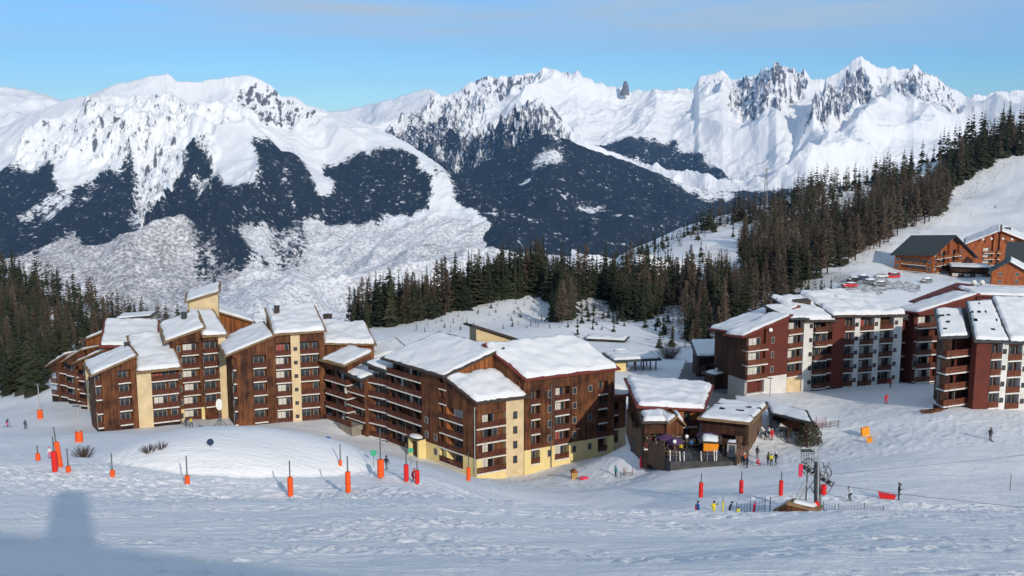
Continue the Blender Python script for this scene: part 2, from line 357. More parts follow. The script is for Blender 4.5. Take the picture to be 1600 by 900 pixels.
def _phi(d2): return np.sqrt(d2 + _C * _C)
_n = len(W); _A = np.zeros((_n + 3, _n + 3)); _d2 = (W[:, None, 0] - W[None, :, 0]) ** 2 + (W[:, None, 1] - W[None, :, 1]) ** 2
_A[:_n, :_n] = -_phi(_d2) + np.eye(_n) * .35; _A[:_n, _n] = 1; _A[:_n, _n + 1:_n + 3] = W[:, :2]; _A[_n:, :_n] = _A[:_n, _n:].T
_w = np.linalg.solve(_A, np.concatenate([W[:, 2], np.zeros(3)]))
mc = P(380, 716, 113)
def height(x, y):
    x = np.asarray(x, float); y = np.asarray(y, float); sh = np.broadcast(x, y).shape
    x = np.broadcast_to(x, sh).ravel(); y = np.broadcast_to(y, sh).ravel(); out = np.empty(x.shape)
    for i in range(0, len(x), 20000):
        a = x[i:i + 20000]; b = y[i:i + 20000]
        out[i:i + 20000] = -_phi((a[:, None] - W[:, 0]) ** 2 + (b[:, None] - W[:, 1]) ** 2) @ _w[:_n] + _w[_n] + _w[_n + 1] * a + _w[_n + 2] * b
    r = np.sqrt(((x - mc[0]) / 16.5) ** 2 + ((y - mc[1]) / 13) ** 2)      # the piled-up snow mound
    out += 4.4 * np.clip(1 - r * r, 0, 1) ** .8
    # roughness: groomed undulation, ploughed lumps
    crest0 = np.exp(-((y - 90) / 8.0) ** 2); near = sstep(260, 120, y) * sstep(-10, 20, y)
    out += .55 * fbm(x / 26, y / 20, 3, 11) * sstep(400, 60, y)
    out += (.07 * fbm(x / 3.0, y / 1.0, 5, 21) + .16 * (ridged(x / 1.5, y / .8, 3, 23) - .6) * (y < 112) * sstep(-.15, .55, fbm(x / 16, y / 4.5, 3, 27) + .8 * crest0)) * near * (1 - .92 * (1 - sstep(.8, 1.02, r)))
    pxv, pyv = to_px(x, np.maximum(y, 20), out)
    crest = np.exp(-((y - 90) / 9.0) ** 2) * sstep(-60, -40, x)
    lump = crest * .8 + .75 * inpoly(pxv, pyv, ROUGH1) + .55 * inpoly(pxv, pyv, ROUGH2)
    out += .34 * np.clip(ridged(x / 2.6, y / 2.6, 3, 31) - .55, 0, 2) * lump * near
    out += 1.6 * fbm(x / 45, y / 45, 4, 41) * sstep(230, 420, y)
    return out.reshape(sh)
ROUGH1 = [(745, 750), (960, 712), (1010, 690), (1060, 735), (960, 760), (760, 765)]
ROUGH2 = [(1180, 625), (1400, 605), (1460, 645), (1600, 645), (1600, 690), (1440, 700), (1310, 725), (1220, 735), (1170, 690)]
rows = np.concatenate([np.linspace(-75, 24, 34)[:-1], np.arange(24, 112, .27), np.arange(112, 205, .62), 205 * (1050 / 205) ** np.linspace(0, 1, 190)])
cols = np.linspace(-.62, .62, 820)
YY = np.repeat(rows[:, None], len(cols), 1); XX = cols[None, :] * (YY * 1.0 + 45 + np.abs(YY) * .0); XX = np.where(YY < 0, cols[None, :] * 120, XX)
XX = cols[None, :] * (np.sqrt(np.maximum(YY, -200) ** 2 + 60 ** 2) + 10)
ZZ = height(XX, YY)
PXg, PYg = to_px(XX, np.maximum(YY, 20), ZZ)
dirt = np.zeros(ZZ.shape); paved = np.zeros(ZZ.shape)
def soft(px, py, poly, jit=6, seed=3):
    jx = fbm(px / 22, py / 22, 3, seed) * jit; jy = fbm(px / 22 + 9, py / 22 + 4, 3, seed + 9) * jit
    return inpoly(px + jx, py + jy, poly)
ok = YY > 150
for poly, v in (([(1280, 325), (1360, 285), (1400, 285), (1380, 330), (1330, 365), (1290, 360)], .50), ([(1085, 395), (1130, 380), (1150, 400), (1120, 430), (1080, 425)], .45),
                ([(1180, 455), (1310, 455), (1290, 480), (1180, 500), (1080, 470)], .50), ([(1040, 480), (1080, 470), (1090, 500), (1050, 515)], .5), ([(890, 470), (960, 470), (1000, 500), (960, 505), (900, 495)], .47),
                ([(1305, 428), (1400, 436), (1440, 446), (1440, 458), (1310, 458)], .50), ([(0, 430), (300, 500), (250, 560), (100, 600), (0, 600)], .36), ([(1160, 440), (1400, 300), (1600, 200), (1600, 245), (1480, 340), (1290, 450)], .42),
                ([(600, 505), (840, 430), (1150, 430), (1160, 500), (1000, 500), (900, 470), (800, 470), (640, 505)], .42), ([(640, 525), (700, 500), (840, 470), (840, 500), (760, 510)], .30)):
    dirt = np.where(ok & soft(PXg, PYg, poly), np.maximum(dirt, v), dirt)
for poly in ([(1070, 565), (1150, 570), (1150, 625), (1120, 640), (1070, 620), (1060, 590)], [(1040, 690), (1095, 690), (1100, 728), (1050, 722)]):
    paved = np.where(soft(PXg, PYg, poly, 2), .9, paved)
for a, b, w in ((( -10, 722), (75, 735), 1.2), ):
    pass
V = np.stack([XX.ravel(), YY.ravel(), ZZ.ravel()], 1)
terr = link('snow_ground', npmesh('snow_ground', V, gridfaces(*ZZ.shape), {'dirt': dirt, 'paved': paved}), None, ['ground_snow'], True)
tag(terr, 'trodden and groomed snow slope running down to the village', 'ground', kind='structure')

def G(px, py, y0=22, y1=1000):           # where a line of sight meets the ground
    a, b = slope(px, py); Y = y0 * (y1 / y0) ** np.linspace(0, 1, 700)
    z = height(a * Y, Y); k = np.nonzero(b * Y < z)[0]
    if len(k) == 0: return None
    k = k[0]; lo, hi = Y[max(k - 1, 0)], Y[k]
    yy = np.linspace(lo, hi, 24); zz = height(a * yy, yy); q = np.nonzero(b * yy < zz)[0][0]
    return np.array([a * yy[q], yy[q], zz[q]])
def Gmany(px, py, y0=180):
    px = np.array(px, float); py = np.array(py, float); yc = 1600 * cp + (450 - py) * sp; a = (px - 800) / yc; b = (-1600 * sp + (450 - py) * cp) / yc
    Y = y0 * (1000 / y0) ** np.linspace(0, 1, 260)
    z = height(a[:, None] * Y, np.broadcast_to(Y, (len(a), len(Y)))); hit = b[:, None] * Y < z; k = hit.argmax(1); good = hit.any(1) & (k > 0)
    y = Y[k]; x = a * y; return x[good], y[good], height(x[good], y[good])

# ---------------------------------------------------------------- mountains: each a slope surface with its own distance, back side and relief
def blur(a, n):
    for _ in range(n):
        a = (a + np.roll(a, 1, 1) + np.roll(a, -1, 1)) / 3; p = np.pad(a, ((1, 1), (0, 0)), 'edge'); a = (p[:-2] + a + p[2:]) / 3
    return a
def mountain(name, label, crest, ytop, ybot, pybot, x0, x1, nc, nr, amp, seed, forest=[], scrub=[], rock=[], strips=[], gam=1.0, wl=1500, ridges=[], craggy=0, envl=.10, clear=[], skew=(0.5, 1.0), rocklow=0):
    px = np.linspace(x0, x1, nc); c = np.array(crest, float)
    cy = np.interp(px, c[:, 0], c[:, 1])
    cj = (2.0 + craggy) * fbm(px / 16, px * 0 + seed, 4, seed)
    yt = np.interp(px, *zip(*ytop)) if isinstance(ytop, list) else np.full(nc, float(ytop))
    yb = np.interp(px, *zip(*ybot)) if isinstance(ybot, list) else np.full(nc, float(ybot))
    pb = np.interp(px, *zip(*pybot)) if isinstance(pybot, list) else np.full(nc, float(pybot))
    t = np.linspace(0, 1, nr)[:, None]
    py = pb[None, :] * (1 - t) + cy[None, :] * t - cj[None, :] * np.clip((t - .93) / .07, 0, 1) ** 2
    Y = yb[None, :] + (yt - yb)[None, :] * t ** gam
    PX = np.broadcast_to(px[None, :], py.shape)
    yc = 1600 * cp + (450 - py) * sp
    X = (PX - 800) / yc * Y; Z = (-1600 * sp + (450 - py) * cp) / yc * Y
    env = np.clip((1 - t) / envl, 0, 1) ** .8
    sx_, sy_ = skew
    wx = X + 400 * fbm(X / 3000, Y / 3000, 2, seed + 50); wy = Y * 1.0 + 400 * fbm(X / 3000 + 7, Y / 3000, 2, seed + 60)
    ru = (wx * sy_ - wy * sx_ * .3) / wl; rv = (wy * .75 + wx * sx_ * .3) / wl
    ux = PX + 10 * fbm(PX / 40, py / 40, 3, seed + 77); uy = py + 8 * fbm(PX / 40 + 5, py / 40, 3, seed + 78)
    crag = np.zeros(py.shape)
    for poly, v in rock: crag = np.where(inpoly(ux, uy, poly), np.maximum(crag, v * 2), crag)
    crag = blur(crag, 9)
    Z2 = Z + amp * (ridged(ru * .8, rv * .8, 5, seed, .46) - .8) * env + amp * .16 * fbm(wx / 260, wy / 420, 4, seed + 8) * env
    Z2 = Z2 + amp * crag * .8 * (ridged(ru * 3.1, rv * 2.3, 6, seed + 21, .60) - .8) * np.clip((1 - t) / .10, 0, 1)
    for pts, am, wd in ridges: Z2 = Z2 + am * np.clip(1 - lineD(PX, py, pts) / wd, 0, 1) * np.clip((1 - t) / .35, 0, 1)
    jx = 9 * fbm(PX / 24, py / 24, 4, seed + 5) ; jy = 7 * fbm(PX / 20 + 8, py / 20, 4, seed + 15)
    fo = np.zeros(py.shape); sc = np.zeros(py.shape); ro = np.zeros(py.shape)
    for poly, v in forest: fo = np.where(inpoly(PX + jx, py + jy, poly), v, fo)
    for pts, w in strips: fo = np.where(lineD(PX + jx * .4, py + jy * .4, pts) < w, np.minimum(fo, .28), fo)
    for poly, v in clear: fo = np.where(inpoly(PX + jx * .5, py + jy * .5, poly), np.minimum(fo, v), fo)
    for poly, v in scrub: sc = np.where(inpoly(PX + jx, py + jy, poly), v, sc)
    # steep ground shows rock
    gy = np.gradient(Z2, axis=0) / (np.abs(np.gradient(Y, axis=0)) + 1e-6); gx = np.gradient(Z2, axis=1) / (np.abs(np.gradient(X, axis=1)) + 1e-6)
    st = np.hypot(gx, gy); ro = rocklow + .22 * sstep(.6, 1.3, st) 
    ro = np.maximum(ro, np.clip(crag, 0, 1) * (.33 + .20 * sstep(.45, 1.6, st) + .10 * fbm(PX / 9, py / 26, 4, seed + 90)))
    fo = blur(fo, 26); fo = np.where(fo > .05, fo + .15 * fbm(PX / 20, py / 13, 6, seed + 91, .65) * sstep(.05, .3, fo), fo); sc = blur(sc, 14); sc = np.where(sc > .05, sc + .06 * fbm(PX / 30, py / 12, 3, seed + 92), sc)
    # back side
    Zs = [Z2]; Xs = [X]; Ys = [Y]; A = [fo, sc, ro]
    nb = 6; bx = []; by = []; bz = []
    for k in range(1, nb + 1):
        q = k / nb; by.append(Y[-1] + 1800 * q); bx.append(X[-1] * (1 + 0.0 * q)); bz.append(Z2[-1] - 1500 * q ** 1.2)
    X = np.concatenate([X, bx]); Y = np.concatenate([Y, by]); Z2 = np.concatenate([Z2, bz])
    pad = np.zeros((nb, nc)); A = [np.concatenate([a, pad]) for a in A]
    me = npmesh(name, np.stack([X.ravel(), Y.ravel(), Z2.ravel()], 1), gridfaces(*X.shape), {'forest': A[0], 'scrub': A[1], 'rock': A[2]})
    o = link(name, me, None, ['mountain_cover'], True); tag(o, label, 'mountain', kind='structure'); return o
F_, S_ = .62, .5
mountain('mountain', 'broad snowy mountain with dark forest belts on the left of the valley',
  [(-200,240),(-60,215),(0,200),(40,182),(100,157),(150,145),(180,132),(215,125),(235,119),(262,116),(275,126),(300,129),(340,123),(360,120),(385,117),(402,122),(420,132),(440,150),(460,150),(480,165),(510,175),(560,188),(600,205),(640,225),(680,253),(720,280),(760,303),(800,325),(840,350),(880,384),(930,404),(1000,415),(1100,420)],
  [(-200,8600),(510,8600),(700,7600),(900,6500),(1100,6200)], [(-200,3900),(500,4100),(900,4300),(1100,4500)], 560, -200, 1100, 1050, 460, 150, 3,
  forest=[([(-200,280),(-60,275),(0,268),(40,262),(82,252),(100,275),(178,243),(213,222),(222,260),(226,300),(215,320),(255,290),(302,226),(325,250),(345,270),(355,290),(400,296),(408,262),(392,235),(400,218),(415,226),(440,236),(462,232),(478,255),(490,290),(505,300),(520,280),(500,250),(560,237),(610,240),(650,245),(665,270),(680,300),(660,315),(600,320),(560,332),(520,330),(480,325),(440,335),(400,342),(370,352),(420,385),(330,402),(300,378),(280,355),(200,355),(150,362),(120,345),(60,365),(20,385),(-200,400)], .84),
          ([(655,232),(700,262),(760,300),(800,322),(850,348),(900,392),(850,384),(800,362),(760,345),(730,322),(705,312),(692,290)], .80),
          ([(760,345),(830,375),(900,400),(900,450),(800,420),(770,380)], .44),
          ([(420,335),(480,330),(480,385),(430,400)], .5), ([(300,370),(360,380),(345,420),(300,410)], .52)],
  clear=[([(80,300),(110,275),(112,290),(50,330)], .25), ([(205,225),(250,225),(240,290),(215,325),(200,330),(208,280)], .40), ([(350,240),(395,245),(402,290),(355,285)], .1), ([(476,240),(500,245),(515,300),(495,300)], .15), ([(308,255),(330,270),(325,300),(315,310),(300,270)], .3), ([(500,260),(520,262),(512,300),(500,300)], .2)],
  strips=[([(120,300),(150,262)], 2), ([(250,300),(262,250)], 2), ([(440,300),(452,250)], 2.5), ([(570,300),(590,262)], 2), ([(620,300),(630,268)], 2), ([(30,325),(110,268)], 4), ([(215,335),(250,285),(290,236)], 3.5), ([(670,240),(700,290),(705,330)], 7)],
  scrub=[([(-200,350),(120,340),(300,345),(480,330),(560,360),(420,440),(560,470),(560,560),(-200,560)], .53), ([(400,330),(700,320),(900,400),(1000,560),(300,560)], .39), ([(620,385),(700,380),(760,400),(700,425),(620,410)], .46)],
  rock=[([(20,235),(60,215),(150,165),(260,150),(320,160),(300,215),(220,225),(150,240),(30,255)], .40), ([(360,122),(420,130),(520,172),(500,195),(440,185),(370,170)], .50), ([(205,225),(330,215),(330,330),(210,330)], .43), ([(300,170),(380,175),(420,205),(330,215)], .36)],
  ridges=[([(510,178),(640,230),(700,275),(780,330)], 70, 60)], wl=1500, skew=(.5, 1.0), rocklow=.0)
mountain('mountain_range', 'high snow covered range with jagged sunlit peaks across the horizon',
  [(450,230),(560,200),(600,185),(640,175),(680,160),(700,150),(722,138),(745,124),(770,119),(800,119),(830,115),(850,112),(880,114),(903,112),(910,120),(935,130),(960,136),(1000,143),(1030,143),(1055,140),(1085,138),(1092,122),(1110,114),(1130,112),(1142,122),(1160,124),(1185,116),(1200,118),(1212,106),(1228,104),(1240,114),(1262,122),(1290,124),(1300,118),(1318,108),(1330,98),(1347,86),(1360,98),(1370,107),(1392,103),(1405,108),(1416,108),(1428,103),(1445,112),(1465,122),(1490,140),(1510,150),(1540,150),(1555,143),(1600,141),(1700,135),(1800,150)],
  13500, [(450,8800),(1000,9300),(1800,9000)], [(450,340),(1100,340),(1300,310),(1800,290)], 450, 1800, 1250, 400, 190, 17,
  forest=[([(925,226),(960,218),(1000,214),(1050,214),(1085,224),(1120,240),(1160,268),(1120,276),(1060,268),(990,256),(945,242)], .80), ([(600,225),(650,196),(700,180),(735,190),(750,230),(700,300),(640,270)], .56)],
  rock=[([(735,122),(905,108),(905,120),(820,128),(740,140)], .52), ([(620,210),(700,150),(760,135),(760,200),(700,290),(640,250)], .43), ([(1080,120),(1145,112),(1165,135),(1100,140)], .42), ([(1150,135),(1200,118),(1250,105),(1265,140),(1240,160),(1210,200),(1180,195),(1130,170)], .47),
        ([(1290,180),(1345,90),(1370,130),(1330,190),(1280,240),(1240,240)], .50), ([(1370,105),(1450,110),(1500,150),(1480,175),(1400,160)], .46)],
  ridges=[([(1347,88),(1320,150),(1270,230)], 300, 30), ([(1230,108),(1190,160),(1200,200)], 260, 34), ([(1428,105),(1400,150),(1330,220),(1260,290)], 240, 40), ([(1110,116),(1080,160)], 160, 30), ([(750,125),(700,170),(640,240)], 200, 40)],
  wl=1300, craggy=2.4, envl=.05)
mountain('mountain', 'rocky dark sided peak striped with snow gullies in front of the range',
  [(560,262),(610,240),(640,232),(700,215),(740,200),(780,184),(815,165),(833,158),(845,152),(856,162),(866,170),(880,188),(895,205),(915,222),(960,238),(1010,262)],
  10800, 8200, 340, 560, 1010, 460, 240, 130, 29,
  forest=[([(560,236),(640,205),(690,190),(720,215),(760,205),(790,195),(812,185),(830,205),(850,215),(870,215),(880,235),(900,340),(560,340)], .70)],
  rock=[([(560,235),(700,205),(845,150),(900,215),(860,250),(700,340),(560,340)], .47)], strips=[([(806,168),(798,200),(790,232)], 3.5), ([(824,185),(812,225),(798,252)], 3.5), ([(668,212),(690,240),(714,264)], 7), ([(738,196),(720,230),(700,262)], 4), ([(775,236),(750,258),(735,274)], 5), ([(846,190),(836,220),(826,250)], 3), ([(760,205),(748,232)], 3)],
  ridges=[([(845,153),(800,230),(740,320)], 160, 30)], wl=520, skew=(.9, 1.0), envl=.05)
mountain('mountain', 'lower hill covered in dark blue forest in the middle of the valley',
  [(600,330),(640,308),(680,290),(720,272),(760,252),(800,232),(830,216),(857,208),(880,216),(930,236),(980,252),(1030,272),(1080,292),(1140,300),(1200,296),(1260,290),(1400,285)],
  8600, [(600,5800),(1400,5600)], 450, 600, 1400, 640, 300, 90, 41,
  forest=[([(560,300),(800,225),(857,205),(900,222),(1000,255),(1080,290),(1200,300),(1400,300),(1400,450),(560,450)], .85)],
  clear=[([(835,235),(880,222),(878,245),(850,262),(830,258)], .34), ([(800,300),(830,275),(835,285),(808,308)], .22), ([(858,302),(890,302),(885,310),(862,309)], .2), ([(895,315),(940,310),(942,325),(905,330)], .3), ([(960,335),(995,340),(990,352),(962,350)], .3), ([(1030,280),(1120,290),(1160,310),(1100,305)], .32), ([(925,345),(942,343),(945,362),(925,366)], .3)],
  scrub=[([(900,330),(1000,340),(980,420),(880,400)], .42)], ridges=[([(857,208),(840,300),(800,400)], 110, 90), ([(1000,258),(960,350)], 60, 60)], wl=900)
mountain('far_ridge', 'pale distant snow ridge seen beyond the left mountain', [(-250,160),(-100,140),(0,135),(40,140),(70,147),(100,158),(140,185),(200,220),(300,240)], 12500, 9500, 260, -250, 300, 260, 90, 120, 61, wl=1200)
mountain('far_ridge', 'pale distant snow ridge seen in the gap left of the high range', [(430,190),(500,176),(540,172),(580,163),(610,155),(640,146),(660,140),(672,139),(685,147),(700,150),(740,155),(800,170)], 17500, 14500, 260, 430, 800, 240, 90, 140, 67, wl=1200)
tw = MB(); a = P(977, 134, 13300)
for k, (w, h) in enumerate([(60, 120)]):
    pts = []
    for q, (f, zz) in enumerate(((1.7, -120), (1.0, 0), (.75, 48))):
        pts += [(a[0] + f * w * .55 * math.cos(t_) * (1 + .28 * math.sin(2.4 * t_ + 2 * q)), a[1] + f * w * .5 * math.sin(t_), a[2] + zz + (14 * math.sin(5 * t_) if q == 2 else 0)) for t_ in np.linspace(0, 2 * math.pi, 9)[:-1]]
    tw.add(pts, [(r_ * 8 + i, r_ * 8 + (i + 1) % 8, r_ * 8 + 8 + (i + 1) % 8, r_ * 8 + 8 + i) for r_ in range(2) for i in range(8)] + [tuple(range(16, 24))])
tag(tw.build('rock_tower', 'grey_rock'), 'blocky rock tower standing on the far snowy range', 'rock', kind='structure')
# the valley ground far below, out to the horizon
vs = [(-16000, 900, -900), (16000, 900, -900), (22000, 30000, -1500), (-22000, 30000, -1500), (-16000, 4500, -1300), (16000, 4500, -1300)]
me = bpy.data.meshes.new('valley_floor'); me.from_pydata(vs, [], [(0, 1, 5, 4), (4, 5, 2, 3)]); me.update()
tag(link('valley_floor', me, None, ['roof_snow']), 'snowy valley floor far below the village', 'ground', kind='structure')
# ---------------------------------------------------------------- buildings
def isect(A, B, k):                      # point on plan line A-B seen along X/Y = k, as distance from A
    d = B - A; L_ = np.hypot(*d); d = d / L_
    return (k * A[1] - A[0]) / (d[0] - k * d[1]), L_
def plan(px, Y, py=600):
    a, _ = slope(px, py); return np.array([a * Y, Y])
PARTMESH = {}
def cached(key, mk):
    if key not in PARTMESH: PARTMESH[key] = mk()
    return PARTMESH[key]
def put(name, me, parent, M): return link(name, me, parent, None, False, M)
def setm(me, mats):
    for m in mats: me.materials.append(MATS[m])
    return me
def win_mesh(w, h, cur, frame='frame'):
    w = round(w, 1); h = round(h, 1)
    def fr():
        m = MB(); t = .09; n = max(1, int(round(w / .9)))
        m.box(0, w, -.05, .02, 0, t); m.box(0, w, -.05, .02, h - t, h); m.box(0, t, -.05, .02, t, h - t); m.box(w - t, w, -.05, .02, t, h - t)
        for i in range(1, n): m.box(w * i / n - .04, w * i / n + .04, -.05, .02, t, h - t)
        return setm(m.mesh('window'), [frame])
    def pn():
        m = MB(); n = max(1, int(round(w / .9)))
        for i in range(n):
            a, b = w * i / n + .045, w * (i + 1) / n - .045
            m.box(a, b, -.02, .015, .08, h - .08, 0 if (cur == 'glass' or (n > 2 and i == n - 1)) else 1)
        return setm(m.mesh('pane'), ['glass', cur])
    return cached(('w', w, h, frame), fr), cached(('p', w, h, cur), pn)
def balcony_mesh(w, dep, slab, rail):
    w = round(w, 1); dep = round(dep, 2)
    def mk():
        m = MB(); m.box(0, w, -dep, 1.0, -.20, 0); return setm(m.mesh('balcony'), [slab])
    def rl():
        m = MB()
        for z0, z1 in ((.10, .36), (.42, .66), (.72, .92)): m.box(.03, w - .03, -dep + .03, -dep + .08, z0, z1)
        m.box(0, w, -dep, -dep + .12, .95, 1.04)
        n = max(2, int(w / 1.4) + 1)
        for i in range(n): x = .03 + (w - .14) * i / (n - 1); m.box(x, x + .08, -dep + .085, -dep + .15, 0, .95)
        if dep > .5:
            for x in (0.0, w - .05):
                for z0, z1 in ((.10, .36), (.42, .66), (.72, .92)): m.box(x, x + .05, -dep + .16, -.02, z0, z1)
        return setm(m.mesh('railing'), [rail])
    return cached(('b', w, dep, slab), mk), cached(('r', w, dep, rail), rl)
class Face:
    def __init__(s, A, B, base, fl, inner):   # A,B plan points left->right seen from outside
        s.A = A; s.B = B; s.L = float(np.hypot(*(B - A))); s.u = (B - A) / s.L; s.n = np.array([-s.u[1], s.u[0]])   # n = inward
        s.base = base
        s.M = Matrix(((s.u[0], s.n[0], 0, A[0]), (s.u[1], s.n[1], 0, A[1]), (0, 0, 1, base), (0, 0, 0, 1)))
    def w(s, x, q): return s.A + s.u * x + s.n * q
def prism(mb, pts, z0, zt, m=0):         # vertical prism over a ccw plan polygon under a sloping top
    n = len(pts); vs = [(p[0], p[1], z0) for p in pts] + [(p[0], p[1], zt(p[0], p[1])) for p in pts]
    mb.add(vs, [tuple(range(n - 1, -1, -1)), tuple(range(n, 2 * n))] + [(i, (i + 1) % n, n + (i + 1) % n, n + i) for i in range(n)], m)
def roofslab(name_mats, quad, zt, off, th, ov, parent, snow=.45, snow_inset=.15, seed=1, patches=None, bumps=0):
    q = [np.array(p, float) for p in quad]; c = sum(q) / 4
    def grow(o_):                         # move each edge outward
        out = []
        for i in range(4):
            a, b, d = q[i - 1], q[i], q[(i + 1) % 4]
            e1 = (b - a) / np.hypot(*(b - a)); e2 = (d - b) / np.hypot(*(d - b))
            n1_ = np.array([e1[1], -e1[0]]); n2_ = np.array([e2[1], -e2[0]])
            o1, o2 = o_[i - 1], o_[i]
            den = e1[0] * e2[1] - e1[1] * e2[0]
            if abs(den) < 1e-3: out.append(b + n1_ * o1); continue
            p1 = b + n1_ * o1; p2 = b + n2_ * o2; t = ((p2 - p1)[0] * e2[1] - (p2 - p1)[1] * e2[0]) / den; out.append(p1 + e1 * t)
        return out
    g = grow(ov)                         # ov order: front, right, back, left
    mb = MB(); vs = [(p[0], p[1], zt(*p) + off) for p in g] + [(p[0], p[1], zt(*p) + off + th) for p in g]
    mb.hexa(vs); r = mb.build('roof', name_mats, parent)
    if snow <= 0: return r
    s = grow([o_ - snow_inset for o_ in ov]); rg = np.random.RandomState(seed)
    W_ = np.hypot(*(s[1] - s[0])); D_ = np.hypot(*(s[3] - s[0])); nu = int(max(8, W_ / .4)); nv = int(max(6, D_ / .4))
    U = np.linspace(0, 1, nu)[None, :, None]; Vv = np.linspace(0, 1, nv)[:, None, None]
    Pp = (s[0] * (1 - U) + s[1] * U) * (1 - Vv) + (s[3] * (1 - U) + s[2] * U) * Vv
    # wavering outline
    du = np.minimum(U[..., 0], 1 - U[..., 0]) * W_ + 0 * Vv[..., 0]; dv = np.minimum(Vv[..., 0], 1 - Vv[..., 0]) * D_ + 0 * U[..., 0]
    dd = np.minimum(du, dv)
    cen = sum(s) / 4; wob = .42 * fbm(Pp[..., 0] / 1.3, Pp[..., 1] / 1.3, 3, seed) * np.exp(-dd / .9)
    dirc = (cen - Pp); dirc = dirc / (np.linalg.norm(dirc, axis=-1, keepdims=True) + 1e-6); Pp = Pp + dirc * (np.abs(wob) + .02 + .25 * (sstep(.1, .9, fbm(Pp[..., 0] / 3, Pp[..., 1] / 3, 2, seed + 9)) * np.exp(-dd / .8)))[..., None]
    hgt_ = snow * np.clip(dd / .45, 0, 1) ** .45 * (.82 + .42 * fbm(Pp[..., 0] / 3.2, Pp[..., 1] / 3.2, 4, seed + 3)) + .03 * fbm(Pp[..., 0] / .8, Pp[..., 1] / .8, 2, seed + 5) * (dd > .1)
    plane = np.vectorize(lambda a, b: zt(a, b))(Pp[..., 0], Pp[..., 1])
    Z = plane + off + th + .004 + np.maximum(hgt_, 0); Z = np.where(dd < .02, plane + off + th * .55, Z)
    F = gridfaces(nv, nu)
    if bumps:                            # bare slots where the sheet has slid over the snow stops
        cx_ = Pp[..., 0].ravel()[F].mean(1); keep = np.ones(len(F), bool)
        fu = (F[:, 0] % nu) / nu; fv = (F[:, 0] // nu) / nv
        for k in range(bumps): a, b = rg.rand(), rg.choice([.2, .42, .64, .86]); keep &= ~((np.abs(fu - a) < .05) & (np.abs(fv - b) < .03))
        F = F[keep]
    o = link('roof_snow', npmesh('roof_snow', np.stack([Pp[..., 0].ravel(), Pp[..., 1].ravel(), Z.ravel()], 1), F), r, ['roof_snow'], True)
    return r
_seed = [100]
